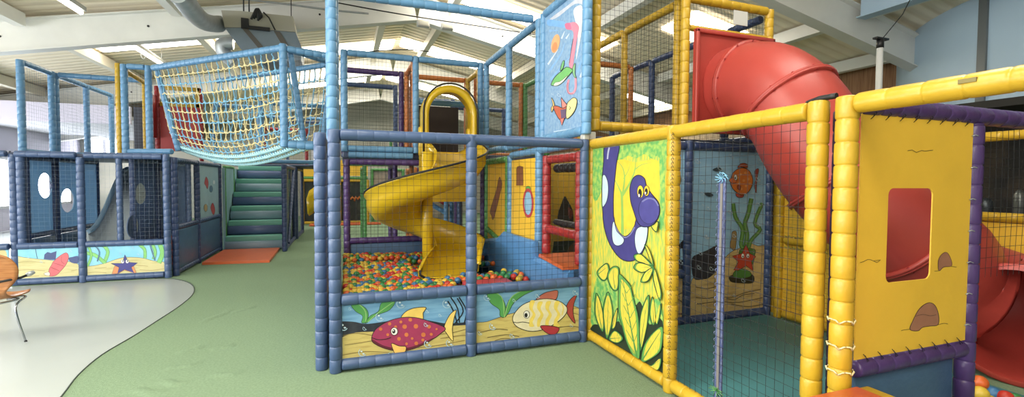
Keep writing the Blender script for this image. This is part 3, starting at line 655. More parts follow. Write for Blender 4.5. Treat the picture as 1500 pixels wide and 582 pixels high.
# ================================================================== RED TUBE SLIDE
t = thing('tube_slide', 'large red plastic tube slide bending down from the yellow tower to the right', 'slide', (4.2, 2.9, 0))
path = [(3.9, 3.9, 2.5), (3.9, 3.7, 2.5), (3.9, 3.48, 2.45), (3.9, 3.28, 2.31), (3.92, 3.11, 2.1), (3.94, 2.98, 1.86), (4.0, 2.83, 1.6), (4.12, 2.68, 1.36), (4.34, 2.54, 1.12), (4.62, 2.44, .9), (4.85, 2.45, .69), (5.12, 2.31, .57), (5.18, 2.12, .5), (5.02, 1.98, .47), (4.7, 1.92, .46)]
def sm3(ps, k=5):
    ps = [V(p) for p in ps]; out = []
    for i in range(len(ps)-1):
        a, b_, c, d = ps[max(0, i-1)], ps[i], ps[i+1], ps[min(len(ps)-1, i+2)]
        for q in range(k):
            s = q/k; out.append(.5*(2*b_+(c-a)*s+(2*a-5*b_+4*c-d)*s*s+(3*b_-a-3*c+d)*s**3))
    return out+[ps[-1]]
tp = sm3(path)
TR = .425
b = MB(); b.tube(tp, TR, SLR, 40, False); b.tube(tp, TR-.012, SLR, 40, False); b.obj('tube', t)
def flange(i, r=TR, w=.022, h=.03):
    c = tp[i]; d = (tp[min(i+1, len(tp)-1)]-tp[max(i-1, 0)]).normalized()
    b = MB(); b.tube([c-d*(w+.004), c-d*w, c-d*.004, c, c+d*.004, c+d*w, c+d*(w+.004)], [r-.01, r+h*.8, r+h, r+h*.7, r+h, r+h*.8, r-.01], SLR, 40, False)
    f = b.obj('flange', t)
    a = d.orthogonal().normalized(); e = d.cross(a)
    for k in range(14):
        q = c+(a*math.cos(k*.449)+e*math.sin(k*.449))*(r+h*.55); bb = MB(); bb.tube([q-d*(w+.008), q+d*(w+.008)], .009, RED, 6); bb.obj('bolt', f)
for i in (6, 17, 31, 41): flange(i)
c = tp[-1]; d = (tp[-1]-tp[-2]).normalized()
b = MB(); b.tube([c-d*.1, c-d*.04, c, c+d*.02, c+d*.026], [TR, TR+.01, TR+.035, TR+.03, TR-.012], SLR, 40, False); b.tube([c+d*.026, c-d*.03], [TR-.012, TR-.014], SLR, 40, False); b.obj('exit_lip', t)
# mounting plate with round opening
YP = 3.84
b = plate([V((3.375, YP, 2.02)), V((4.425, YP, 2.02)), V((4.425, YP, 3.07)), V((3.375, YP, 3.07))], [ellipse(1, YP, (3.9, 2.5), TR, TR, 32)], 1, YP, .03, SLR)
b.box((3.37, YP-.03, 3.03), (4.43, YP+.0, 3.075), SLR, .01); b.box((3.37, YP-.03, 2.02), (3.41, YP, 3.07), SLR, .01); b.box((4.39, YP-.03, 2.02), (4.43, YP, 3.07), SLR, .01); b.box((3.37, YP-.03, 2.02), (4.43, YP, 2.06), SLR, .01)
b.obj('mounting_plate', t)
# yellow tower the tube leaves from
t = thing('yellow_tower_frame', 'tall yellow upper tower frame with black nets beside the red tube slide', 'climbing frame', (3.3, 3.9, 1.94))
YT = 3.92
post(t, 2.27, YT, 2.0, 3.5, YEL); post(t, 3.31, YT, 1.985, 3.5, YEL); post(t, 4.45, YT, 3.02, 3.42, YEL)
post(t, 3.29, YT+.09, 1.985, 3.5, YEL, .042)
rail(t, (2.32, YT, 2.045), (3.26, YT, 2.045), YEL); rail(t, (2.32, YT, 3.47), (3.26, YT, 3.47), YEL)
rail(t, (3.36, YT, 3.40), (4.4, YT, 3.40), YEL); rail(t, (3.36, YT, 3.1), (4.4, YT, 3.1), YEL, .032)
net(t, (2.32, YT, 2.06), (.94, 0, 0), (0, 0, 1.4), NETB, .05); net(t, (3.36, YT, 3.12), (1.04, 0, 0), (0, 0, .26), NETB, .045)
for y in (4.98, 6.1): post(t, 3.29, y, 1.985, 3.34, YEL, .042)
for y0, y1 in ((4.05, 4.93), (5.03, 6.05)):
    rail(t, (3.29, y0, 3.36), (3.29, y1, 3.36), YEL); rail(t, (3.29, y0, 2.03), (3.29, y1, 2.03), YEL, .042)
    net(t, (3.29, y0, 2.06), (0, y1-y0, 0), (0, 0, 1.27), NETB, .05)
b = MB(); b.box((3.93, YT-.02, 3.2), (4.12, YT-.012, 3.35), mat('sheet of paper', (236, 236, 230), rough=.7)); b.obj('pinned_paper', t)
t = thing('upper_blue_frame', 'dark blue upper frame seen through the yellow tower nets', 'climbing frame', (4.42, 5.5, 1.94))
for y in (4.5, 5.95, 7.05): post(t, 4.42, y, 1.96, 3.34, NAVY)
for y0, y1 in ((4.0, 4.45), (4.55, 5.9), (6.0, 7.0)):
    rail(t, (4.42, y0, 3.34), (4.42, y1, 3.34), NAVY); rail(t, (4.42, y0, 2.0), (4.42, y1, 2.0), NAVY); net(t, (4.42, y0, 2.03), (0, y1-y0, 0), (0, 0, 1.28), NETG, .055, .0012)
t = thing('upper_orange_frame', 'orange upper frame beyond the yellow tower, seen through its net', 'climbing frame', (3.9, 6.2, 1.94))
for x in (3.36, 4.32): post(t, x, 6.35, 1.99, 3.34, ORA, .042)
rail(t, (3.4, 6.35, 3.34), (4.28, 6.35, 3.34), ORA, .042); net(t, (3.4, 6.35, 2.0), (.88, 0, 0), (0, 0, 1.3), NETG)
DECK = mat('grey deck vinyl', (86, 98, 128), rough=.5, noise=.05, nscale=3)
def deck(lo, hi, label):
    t = thing('platform_deck', label, 'platform', (lo[0], lo[1], lo[2])); pad(t, 'deck_board', lo, hi, DECK, .02)
    return t
DK = deck((3.35, 4.06, 1.945), (4.36, 7.0, 1.975), 'padded deck of the upper level behind the yellow tower')
for q in ((3.42, 6.9), (4.28, 6.9), (4.28, 4.4)): foam(DK, 'leg', (q[0], q[1], 0), (q[0], q[1], 1.94), NAVY, .04)
# ================================================================== UPPER LIGHT BLUE TOWER over the ball pit
XM = 2.12
t = thing('sea_mural_frame', 'light blue upper frame with a crayon style sea mural beside the yellow post', 'climbing frame', (XM, 4.3, 1.94))
post(t, XM, 3.82, 1.95, 3.4, SKY); post(t, XM, 4.80, 1.97, 3.37, SKY, .045)
rail(t, (XM, 3.87, 1.985), (XM, 4.75, 1.985), SKY); rail(t, (XM, 3.87, 3.36), (XM, 4.75, 3.36), SKY)
CRAY = mat('crayon blue', (170, 204, 236), rough=.5, rgb2=(134, 180, 226), nscale=9, stretch=(1, 3, 3), lo=.35, hi=.65, detail=6)
sa, sb = CR(780, 0, 5.29), CR(780, 90, 4.85)
M = Mural(0, XM-.005, (3.865, 2.025), (4.757, 3.32), CRAY)
M.poly(sa((120, 160), (250, 60), (420, -60), (420, 40), (330, 30), (200, 130)), (206, 210, 222), True)
M.poly(sa((120, 152), (190, 160), (252, 172), (252, 215), (180, 205), (118, 196)), (124, 176, 228), True)
for q in (((125, 560), (220, 420), (250, 330)), ((140, 620), (240, 500), (290, 440)), ((130, 240), (200, 235)), ((390, 420), (398, 250)), ((350, 560), (395, 420))): M.stroke(sa(*q), 3.4, (130, 178, 226), True, True)
for q in (((120, 500), (200, 380)), ((260, 300), (285, 260)), ((225, 300), (250, 240)), ((370, 600), (396, 520))): M.stroke(sa(*q), 3, (206, 220, 236), True, True)
M.poly(sa((318, 90), (345, 50), (386, 58), (378, 250), (352, 400), (338, 460), (352, 300), (340, 200)), (240, 238, 230), True)
M.poly(sa((252, 185), (290, 176), (330, 172), (360, 205), (356, 250), (340, 330), (325, 430), (308, 530), (282, 498), (300, 400), (318, 290), (310, 238), (262, 226)), (214, 138, 160), True)
M.stroke(sa((286, 490), (298, 400), (314, 300)), .7, INK); M.poly(sa((252, 188), (290, 180), (300, 225), (264, 224)), (206, 112, 148), True)
M.disc(sa((178, 338))[0], 5.9, 14, (240, 172, 120), 0, INK, .22); M.disc(sa((172, 365))[0], 3.6, 7.5, (232, 142, 92), 0, INK, .2)
M.stroke(sb((258, 128), (248, 175), (256, 222), (286, 226), (306, 190), (306, 110)), 3.0, (226, 150, 168)); M.stroke(sb((252, 150), (246, 180), (254, 226), (288, 232)), .6, INK)
M.poly(sb((196, 66), (208, 14), (222, -8), (226, 10), (216, 50)), (112, 182, 116), True, .7, INK)
M.poly(sb((282, 60), (296, 20), (304, 20), (302, 90), (312, 118), (294, 106)), (134, 190, 140), True, .7, INK)
M.poly(sb((132, 165), (150, 125), (172, 98), (205, 70), (242, 40), (286, 62), (262, 95), (222, 140), (182, 170), (150, 172)), (116, 188, 108), True, .9, INK)
M.poly(sb((150, 172), (162, 150), (200, 140), (250, 100), (222, 140), (182, 170)), (224, 232, 214), True, .5)
M.poly(sb((134, 258), (150, 285), (158, 322), (146, 342), (136, 362), (132, 330), (144, 310)), (228, 190, 118), True, .7, INK)
M.poly(sb((204, 258), (222, 282), (244, 308), (236, 328), (212, 334), (206, 300)), (222, 140, 130), True, .8, INK)
M.poly(sb((150, 318), (180, 318), (215, 332), (248, 320), (244, 380), (226, 408), (195, 415), (170, 380), (152, 340)), (196, 98, 72), True, .9, INK)
M.poly(sb((198, 344), (246, 338), (242, 400), (204, 404)), (104, 84, 118), False)
M.poly(sb((244, 310), (268, 274), (296, 258), (316, 280), (304, 340), (274, 386), (240, 404)), (240, 226, 156), True, .9, INK)
M.stroke(sb((262, 320), (270, 330), (262, 342)), .9, INK); M.stroke(sb((262, 345), (270, 330)), .9, INK)
M.poly(sb((194, 410), (226, 404), (208, 456)), (222, 130, 120), False, .7, INK)
for x, y, r in ((340, 365, 10), (190, 235, 14), (165, 400, 6), (330, 290, 8), (140, 230, 7)): M.bubble(sb((x, y))[0], r/4.85, (206, 224, 240))
for q in (((150, 500), (240, 485), (340, 470), (372, 440)), ((140, 512), (230, 498), (330, 480))): M.stroke(sb(*q), 1.3, (206, 226, 242))
M.done(t)
t = thing('upper_side_frame', 'light blue netted side frame running back from the sea mural to the slide mouth', 'climbing frame', (XM, 6.0, 1.94))
for y in (4.93, 5.95, 7.0): post(t, XM, y, 1.93, 3.36, SKY, .045)
for y0, y1 in ((4.98, 5.9), (6.0, 6.95)):
    rail(t, (XM, y0, 3.335), (XM, y1, 3.335), SKY); rail(t, (XM, y0, 1.975), (XM, y1, 1.975), SKY)
    net(t, (XM, y0, 2.0), (0, y1-y0, 0), (0, 0, 1.31), NETB, .05)
t = thing('upper_front_frame', 'light blue tall corner post and high rail over the ball pit', 'climbing frame', (-.1, 4.97, 1.9))
post(t, -.095, 4.97, 1.9, 3.42, SKY, .055); post(t, -.075, 5.08, 1.9, 3.4, SKY, .05)
rail(t, (-.04, 4.97, 3.365), (2.05, 4.97, 3.365), SKY); 
rail(t, (-.075, 5.13, 3.365), (-.075, 7.05, 3.365), SKY); net(t, (-.075, 5.13, 2.0), (0, 1.92, 0), (0, 0, 1.33), NETB, .055); rail(t, (-.075, 5.13, 1.96), (-.075, 7.05, 1.96), SKY)
YB = 7.12
t = thing('slide_mouth_frame', 'light blue upper frame around the mouth of the yellow spiral slide', 'climbing frame', (1.05, YB, 1.94))
for x in (.03, 1.045, 2.06): post(t, x, YB, 1.93, 3.38, SKY)
for x0, x1 in ((.08, .995), (1.095, 2.01)): rail(t, (x0, YB, 3.345), (x1, YB, 3.345), SKY)
rail(t, (.08, YB, 1.975), (.995, YB, 1.975), SKY); rail(t, (.08, YB-.03, 1.885), (.995, YB-.03, 1.885), SKY); rail(t, (1.095, YB+.06, 2.72), (2.01, YB+.06, 2.72), SKY)
net(t, (.08, YB, 2.0), (.91, 0, 0), (0, 0, 1.31), NETB, .055); net(t, (1.1, YB+.05, 2.75), (.9, 0, 0), (0, 0, .57), NETB, .055)
# frames of the upper level behind, each a bay of the same grid
def bay(name, label, p0, p1, z0, z1, mt, nm=NETG, rails=(1, 1), posts=(1, 1), r=.045, sp=.06):
    p0 = V(p0+(0,)); p1 = V(p1+(0,)); d = (p1-p0).normalized()
    t = thing(name, label, 'climbing frame', ((p0.x+p1.x)/2, (p0.y+p1.y)/2, z0))
    for k, p in enumerate((p0, p1)):
        if posts[k]: post(t, p.x, p.y, z0, z1, mt, r)
    a = p0+d*.05; c = p1-d*.05
    if rails[0]: rail(t, (a.x, a.y, z1-.045), (c.x, c.y, z1-.045), mt, r)
    if rails[1]: rail(t, (a.x, a.y, z0+.045), (c.x, c.y, z0+.045), mt, r)
    if nm: net(t, (a.x, a.y, z0+.07), c-a, (0, 0, z1-z0-.14), nm, sp, .0014)
    return t
bay('upper_purple_frame', 'purple upper frame seen through the net left of the yellow slide mouth', (.02, 8.22), (.96, 8.22), 1.96, 3.39, PUR)
bay('upper_orange_frame', 'orange upper frame running back beside the purple one', (1.05, 7.3), (1.05, 8.2), 1.96, 3.39, ORA)
bay('upper_orange_frame', 'orange upper frame behind the arch of the yellow slide mouth', (1.15, 8.25), (2.12, 8.25), 1.96, 3.38, ORA)
bay('upper_orange_frame', 'orange upper frame seen between the slide mouth and the sea mural', (2.3, 8.25), (3.18, 8.25), 1.96, 3.38, ORA)
bay('upper_green_frame', 'green upper frame running toward the sea mural in the back', (3.25, 8.2), (3.25, 7.2), 1.96, 3.36, GRN)
bay('upper_yellow_frame', 'short yellow upper frame right behind the slide mouth', (2.12, 7.4), (2.12, 8.15), 1.96, 3.36, YEL)
bay('upper_inner_frame', 'dark blue upper frame deep behind the left net of the slide tower', (.02, 9.36), (.98, 9.36), 1.96, 3.38, SLATE)
bay('upper_inner_frame', 'dark blue upper frame deep behind the arch of the slide mouth', (1.1, 9.5), (2.15, 9.5), 1.96, 3.2, SLATE)
bay('upper_inner_frame', 'dark blue upper frame behind the nets left of the sea mural', (2.25, 9.6), (3.3, 9.6), 1.96, 3.1, SLATE)
t = deck((.0, 7.2, 1.84), (2.1, 9.6, 1.94), 'padded deck behind the mouth of the yellow slide')
t = deck((2.14, 7.2, 1.84), (4.4, 9.6, 1.94), 'padded deck behind the nets left of the sea mural')
# ================================================================== INSIDE THE BALL PIT
t = thing('pit_back_frame', 'purple padded frame at the back of the ball pit over a dark blue pad', 'climbing frame', (1.07, YB, 0))
YK = 7.08
for x in (.055, 2.095): post(t, x, YK, 0, 1.82, PUR)
rail(t, (.1, YK, 1.785), (2.05, YK, 1.785), PUR); rail(t, (.1, YK, .64), (2.05, YK, .64), PUR)
net(t, (.1, YK, .67), (1.95, 0, 0), (0, 0, 1.1), NETB, .055)
pad(t, 'back_pad', (.06, YK+.0, .05), (2.09, YK+.06, .6), PADN)
# right-hand inner wall: green bay, blue bay, red doorway
XI = 2.13
t = thing('green_bay_frame', 'green padded bay with a yellow sheet and brown dagger shape in the ball pit', 'climbing frame', (XI, 6.5, 0))
post(t, XI, 6.98, .0, 1.84, GRN, .042); post(t, XI, 6.0, .0, 1.84, GRN, .042); rail(t, (XI, 6.93, 1.815), (XI, 6.05, 1.815), GRN)
i1, i2 = CR(690, 190, 7.863), CR(690, 250, 7.863); i3 = CR(690, 320, 5.29)
M = Mural(0, XI, (6.045, .62), (6.935, 1.775), YPAN)
M.poly(i2((325, 78), (345, 110), (356, 165), (330, 280), (300, 410), (255, 566), (236, 520), (220, 472), (250, 360), (292, 225)), (150, 96, 74), True, .5, INK)
M.done(t, 'yellow_sheet')
c0, c1 = at(707, 348, 0, XI), at(745, 363, 0, XI)
foam(t, 'slanting_rail', (XI-.02, 6.93, .78), (XI-.02, 6.05, .62), GRN, .035)
t = thing('blue_bay_frame', 'light blue padded bay with a yellow sheet and a pale oval ringed in pink', 'climbing frame', (XI, 5.4, 0))
post(t, XI, 5.9, .0, 1.86, SKY, .045); post(t, XI, 4.92, .0, 1.86, SKY, .05); rail(t, (XI, 5.85, 1.86), (XI, 4.0, 1.875), SKY, .042)
q = at(773.7, 297.7, 0, XI); q1 = at(773.7, 276, 0, XI); ql = at(766, 297, 0, XI)
eh = q1.z-q.z; ew = abs(ql.y-q.y)
b = plate([V((XI, 4.96, .8)), V((XI, 5.86, .8)), V((XI, 5.86, 1.79)), V((XI, 4.96, 1.79))], [], 0, XI, .012, YPAN)
M = Mural.__new__(Mural); M.ax, M.val, M.sgn, M.b, M.k = 0, XI, -1, b, 0; M.lo, M.hi, M.o = (4.96, .8), (5.86, 1.79), [1, 2]
M.poly(i1((524, 600), (524, 455), (532, 428), (560, 420), (598, 428), (600, 600))+i2((600, 172), (520, 170)), (140, 88, 62), False, .5, INK)
ring = [ellipse(0, XI-.003, (q.y, q.z), ew*f, eh*g) for f, g in ((1.0, 1.0), (.7, .8))]
b.rings(ring, PINK, True, False, False)
M.disc((774.2, 298), 6.4, 19.5, (150, 196, 224)); M.disc(i2((658, 212))[0], 3.6, 4.2, (104, 178, 84), .4)
M.done(t, 'yellow_sheet')
t = thing('pit_wall_pad', 'light blue foam wall pad along the right side of the ball pit', 'foam pad', (2.05, 5.5, 0))
b = MB(); b.rings([[V((2.02, y, .0)), V((2.09, y, .0)), V((2.09, y, zt_)), V((2.05, y, zt_)), V((2.02, y, zt_-.04))] for y, zt_ in ((7.0, .6), (6.2, .72), (5.95, .83), (4.86, .83), (4.84, .655), (3.97, .655))], PADB, True, True, False); b.obj('pad_body', t)
t = thing('doorway_mat', 'orange foam mat lying in the red doorway beside the ball pit', 'floor mat', (2.6, 4.4, .6))
b = MB(); b.rings([[V((x0, y, .66)), V((3.15, y, .66)), V((3.15, y, .69)), V((x0+.01, y, .69))] for y, x0 in ((3.99, 1.975), (4.82, 2.08))], MATO, True, True, False); b.obj('mat_body', t)
b = MB(); b.box((2.1, 3.99, 0), (3.15, 4.82, .66), PADN); b.obj('mat_base', t)
t = thing('pink_foam_block', 'pink foam block half sunk in the balls at the front of the pit', 'foam block', (1.3, 4.75, .2))
pad(t, 'block_body', (1.2, 4.5, .0), (1.72, 4.86, .44), PINK, .03)
t = thing('red_doorway_frame', 'red padded doorway frame at the right of the ball pit', 'climbing frame', (2.16, 4.4, 0))
XD = 2.17
post(t, XD, 4.80, .7, 1.8, RED, .05); post(t, XD, 4.02, .7, 1.8, RED, .045)
rail(t, (XD, 4.75, 1.755), (XD, 4.07, 1.755), RED); rail(t, (XD, 4.75, .98), (XD, 4.07, .98), RED)
foam(t, 'roller', (XD+.1, 4.75, 1.66), (XD+.1, 4.0, 1.66), BLACK, .05)
foam(t, 'roller', (XD+.09, 4.75, 1.055), (XD+.09, 4.0, 1.055), BLACK, .035)
t = thing('dim_room_panel', 'yellow sheet with a dark cone shape inside the dim room past the red doorway', 'panel', (3.2, 5.0, 0))
b = MB(); b.box((3.2, 4.05, .0), (3.22, 7.0, 1.85), YPAN)
M = Mural.__new__(Mural); M.ax, M.val, M.sgn, M.b, M.k = 0, 3.2, -1, b, 0; M.lo, M.hi, M.o = (4.05, .05), (7., 1.85), [1, 2]
M.poly(i2((1078, 300), (1110, 345), (1170, 470), (1160, 640), (1020, 640), (1000, 520), (1040, 390)), (62, 44, 32), True, .6, INK)
M.poly(i2((1120, 420), (1170, 480), (1150, 560), (1120, 520)), (150, 66, 50), True)
M.poly(i3((640, 180), (840, 170), (840, 262), (630, 268)), (30, 34, 26), False)
M.poly(i3((780, 200), (822, 190), (830, 262), (745, 262)), (128, 82, 44), True)
M.done(t, 'sheet')
# yellow spiral slide
t = thing('spiral_slide', 'yellow plastic spiral slide dropping from an arched mouth into the ball pit', 'slide', (1.05, 6.2, 0))
CX, CY, RI, RO = 1.065, 6.22, .09, .80
prof = [(0.03, .22), (0, .22), (0, .12), (.08, .03), (.2, 0), (.52, 0), (.62, .04), (.69, .14), (.70, .29), (.75, .29), (.75, .27), (.72, .26), (.72, .13), (.63, .0), (.52, -.035), (.2, -.035), (.07, -.01), (-.025, .10), (-.025, .20)]
secs = []
zs, zd = 1.69, 1.28
for y, z in ((7.0, 1.955), (6.92, 1.93), (6.75, 1.85), (6.5, 1.78), (6.36, 1.74)):
    secs.append([V((CX+RI+r*.96, y, z+h)) for r, h in prof])
N = 48
for i in range(N+1):
    a = -2*math.pi*i/N; z = zs-zd*i/N
    secs.append([V((CX+(RI+r*.96)*math.cos(a), CY+(RI+r*.96)*math.sin(a), z+h)) for r, h in prof])
for y, z, f in ((6.05, .405, 1), (5.85, .395, 1), (5.6, .385, .95), (5.4, .375, .8), (5.3, .37, .55)):
    secs.append([V((CX+RI+r*.96-(6.22-y)*.36, y, z+h*(f if h > 0 else 1))) for r, h in prof])
b = MB(); b.rings(secs, SLY, True, True); b.obj('chute', t)
b = MB(); b.tube([s[9]+V((0, 0, .004)) for s in secs[2:36]], .013, RUBB, 6); b.tube([s[0]+V((0, 0, .002)) for s in secs[2:-5]], .011, SLY, 6)
b.tube([secs[-1][k]+V((0, -.003, 0)) for k in (8, 7, 6, 5, 4, 3, 2, 1)], .014, RUBB, 6); b.obj('edge_trim', t)
b = MB(); b.tube([(CX, CY, .05), (CX, CY, 1.9)], .07, SLY, 20); b.obj('centre_post', t)
# arched mouth
def arch(w, h, n=20):
    out = [(-w, 0)]
    for i in range(n+1):
        a = math.pi*(1-i/n); out.append((w*math.cos(a), h-w*1.05+w*1.05*math.sin(a)))
    return out+[(w, 0)]
AX = 1.49
b = MB(); o = arch(.4, 1.0); n_ = arch(.335, .9)
R = []
for y, s, pr in ((7.02, 1., o), (6.86, 1.0, o), (6.68, .97, o), (6.68, .97, n_), (6.86, 1, n_), (7.02, 1, n_)):
    R.append([V((AX+x*s, y, 1.93+z*s)) for x, z in pr])
b.rings(R, SLY, False, False)
b.box((AX-.43, 6.9, 1.88), (AX-.3, 7.02, 2.32), SLY, .03); b.box((AX+.3, 6.9, 1.88), (AX+.43, 7.02, 2.32), SLY, .03)
b.obj('arched_mouth', t)
b = MB(); b.tube([V((AX+x, 6.675, 1.93+z)) for x, z in o], .013, RUBB, 6); b.obj('mouth_trim', t)
b = MB(); b.rings([[V((AX-.42, 6.93, z)), V((AX+.42, 6.93, z)), V((AX+.42, 6.98, z)), V((AX-.42, 6.98, z))] for z in (1.2, 1.95)], SLY, True, True, False); b.obj('front_apron', t)
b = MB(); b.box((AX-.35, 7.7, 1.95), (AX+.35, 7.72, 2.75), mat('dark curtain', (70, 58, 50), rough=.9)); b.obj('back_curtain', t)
# balls
BR = .0375
BC = {'red': (226, 62, 46), 'orange': (244, 116, 48), 'yellow': (244, 206, 70), 'green': (60, 148, 84), 'blue': (66, 128, 178)}
BMATS = {k: mat(k+' ball plastic', v, rough=.38, noise=.03, nscale=20) for k, v in BC.items()}
proto = {}
for k in BC:
    bm = bmesh.new(); bmesh.ops.create_icosphere(bm, subdivisions=3, radius=BR)
    b = MB(); b.bm(bm, BMATS[k], True); o = b.obj(k+'_ball'); proto[k] = o.data; bpy.data.objects.remove(o)
KEYS = ['orange', 'orange', 'red', 'yellow', 'yellow', 'yellow', 'green', 'green', 'blue', 'blue']
spots = []
rnd = random.Random(3)
def pitz(x, y): return .385+.035*math.sin(2.3*x+1)*math.cos(1.7*y)+(.03 if y > 6.6 else 0)+(.06*max(0, 1-((x-1.9)**2+(y-5.8)**2)/.5))
ny = 0; y = 3.98
while y < 7.04:
    x = .03+(BR if ny % 2 else 0)
    while x < 2.0:
        for layer in (0, 1):
            xx = x+rnd.uniform(-.003, .003)+layer*BR*1.1; yy = y+rnd.uniform(-.003, .003)+layer*BR*.62
            z = pitz(xx, yy)-layer*.08+(rnd.uniform(-.012, .016) if not layer else 0)
            if xx > .0 and xx < 1.97 and yy < 7.03 and not (xx > 1.38 and yy < 4.9) and not (1.12 < xx < 1.8 and 4.42 < yy < 4.95): spots.append((xx, yy, z, layer))
        x += BR*2.2
    y += BR*2.2*.87; ny += 1
def inslide(p):
    x, y, z = p
    if (x-CX)**2+(y-CY)**2 < .12**2: return True
    return CX-.22 < x < CX+.92 and 5.2 < y < 6.5 and z > .27+(.0 if y < 6 else .1)
spots = [s for s in spots if not inslide(s[:3])]
def see(s):                                                        # how far over the front rail the eye can see this ball
    p = V(s[:3]); f = (YF-0)/p.y; return 1.5+(p.z+BR-1.5)*f > .61
vis = [s for s in spots if s[3] == 0 and see(s)]
hid = [s for s in spots if not (s[3] == 0 and see(s))]
# the ones that show largest: nearest first, not those behind the slide's foot
vis.sort(key=lambda s: (s[1]**2+s[0]**2)**.5-(.0 if s[0] < 1.0 or s[0] > 1.85 else -.6))
ind, rest = vis[:300], vis[300:]
for x, y, z, l in ind:
    k = rnd.choice(KEYS)
    o = bpy.data.objects.new(k+'_ball', proto[k]); COL.objects.link(o); o.location = (x, y, z); o.rotation_euler = (rnd.random()*6, rnd.random()*6, 0)
    tag(o, k+' plastic ball lying among the many balls of the ball pit', 'ball', k+' balls in the ball pit')
b = MB(); bm0 = {}
for x, y, z, l in rest+hid:
    k = rnd.choice(KEYS)
    bm = bmesh.new(); bmesh.ops.create_icosphere(bm, subdivisions=2, radius=BR); b.bm(bm, BMATS[k], True, Matrix.Translation((x, y, z)))
tag(b.obj('pit_balls'), 'mass of mixed coloured balls filling the rest of the ball pit', 'balls', None, 'stuff')
# second, small ball pit by the exit of the red tube
for k, px_, py_, Y_ in (('orange', 1435, 561, 1.72), ('yellow', 1436, 577, 1.68), ('blue', 1455, 577, 1.76), ('red', 1473, 583, 1.70), ('green', 1487, 586, 1.78), ('yellow', 1450, 590, 1.66), ('orange', 1496, 592, 1.70), ('blue', 1467, 594, 1.68)):
    o = bpy.data.objects.new(k+'_ball', proto[k]); COL.objects.link(o); o.location = at(px_, py_, 1, Y_)
SMALL = [o for o in COL.objects if o.name.split('.')[0].endswith('_ball') and 'label' not in o]
for o, l in zip(SMALL, ('orange ball on top of the few balls by the purple post', 'yellow ball under the orange one by the purple post', 'blue ball between the purple post and the red tube exit', 'red ball below the lip of the red tube exit', 'green ball under the lip of the red tube exit', 'yellow ball lowest under the other balls by the purple post', 'orange ball below the lip of the red tube exit', 'blue ball lowest under the red ball by the tube exit')):
    o.scale = (1.2,)*3; tag(o, l, 'ball', 'balls by the tube exit')
t = thing('exit_pad', 'dark blue foam base under the balls by the red tube exit', 'foam pad', (4.2, 2.0, 0)); pad(t, 'pad_body', (3.3, 1.6, 0), (4.05, 2.2, .06), PADN)
# floor of the ball pit's front: nothing more
# ================================================================== LEFT STRUCTURE
YL = 8.5
LSL = SLATE
W2 = mat('painted bright water', (136, 208, 236), rough=.4, rgb2=(152, 216, 240), nscale=4)
S2 = mat('painted pale sand', (216, 208, 152), rough=.45, rgb2=(194, 184, 122), nscale=5, stretch=(.8, 1, 6), lo=.5, hi=.72)
la = CR(0, 340, 5.77)
t = thing('sea_den_frame', 'slate blue padded front of the left den with painted shell and starfish panels', 'climbing frame', (-3.6, YL, 0))
post(t, -2.535, YL, 0, 1.9, LSL); post(t, -3.58, YL, 0, 1.83, LSL)
post(t, -4.265, YL+.03, .56, 1.86, LSL); post(t, -4.355, YL+.05, 0, 1.86, LSL); post(t, -5.55, YL, 0, 1.9, LSL); post(t, -3.13, YL+.02, .6, 1.84, LSL, .04)
for x0, x1 in ((-5.5, -4.4), (-4.3, -3.63), (-3.53, -2.585)):
    for z in (.055, .56, 1.862): rail(t, (x0, YL, z), (x1, YL, z), LSL)
    net(t, (x0, YL, .6), (x1-x0, 0, 0), (0, 0, 1.22), NETW, .06, .0009)
M = Mural(1, YL, (-3.53, .10), (-2.585, .515), W2)
M.poly(la((690, 305), (800, 285), (900, 260), (1000, 226), (1080, 214), (1200, 220), (1300, 245), (1420, 268), (1420, 400), (690, 410)), None, True, .5, (90, 84, 60), mt=S2)
for q, w in ((((872, 110), (912, 170), (880, 262)), 4.5), (((700, 176), (800, 195), (886, 262)), 4.5), (((745, 115), (772, 200), (738, 292)), 3), (((1178, 108), (1222, 150), (1226, 222)), 4), (((1352, 105), (1372, 180), (1342, 262)), 6), (((1290, 108), (1312, 170), (1296, 232)), 4)):
    M.stroke(la(*q), w+.8, (58, 112, 70)); M.stroke(la(*q), w, (138, 206, 120))
for q in (((800, 110), (840, 170), (822, 250)), ((1270, 115), (1290, 180), (1310, 240))): M.stroke(la(*q), 2.2, (84, 122, 150))
for q in (((720, 350), (800, 340), (900, 345)), ((800, 310), (900, 300)), ((1180, 320), (1280, 325), (1390, 310)), ((1150, 280), (1250, 290))): M.stroke(la(*q), .7, (176, 160, 104))
M.poly(la((968, 290), (945, 372), (1000, 352), (1050, 324), (1130, 350), (1152, 355), (1130, 290)), (226, 150, 100), False, .3)
M.poly(la((938, 266), (1032, 266), (1055, 192), (1086, 256), (1164, 262), (1110, 300), (1132, 348), (1052, 318), (993, 352), (1006, 300)), (68, 68, 140), False, .5, INK)
for x in (1036, 1075): M.disc(la((x, 250))[0], 2.4, 2.8, (240, 240, 240), .3); M.disc(la((x+3, 246))[0], .9, 1.2, INK)
for x, y in ((940, 140), (1020, 180), (1125, 130), (800, 150), (1170, 190)): M.bubble(la((x, y))[0], 2)
M.done(t)
M = Mural(1, YL, (-4.305, .10), (-3.63, .515), W2)
M.poly(la((-50, 190), (100, 194), (200, 215), (330, 230), (450, 242), (680, 275), (680, 420), (-50, 420)), None, True, .5, (110, 104, 70), mt=S2)
M.stroke(la((298, 130), (306, 180), (316, 226)), .8, INK)
M.poly(la((376, 190), (400, 170), (430, 178), (478, 162), (470, 236), (420, 236), (370, 230)), (70, 84, 132), False); M.poly(la((580, 222), (612, 212), (660, 206), (660, 264), (600, 258)), (70, 84, 132), True)
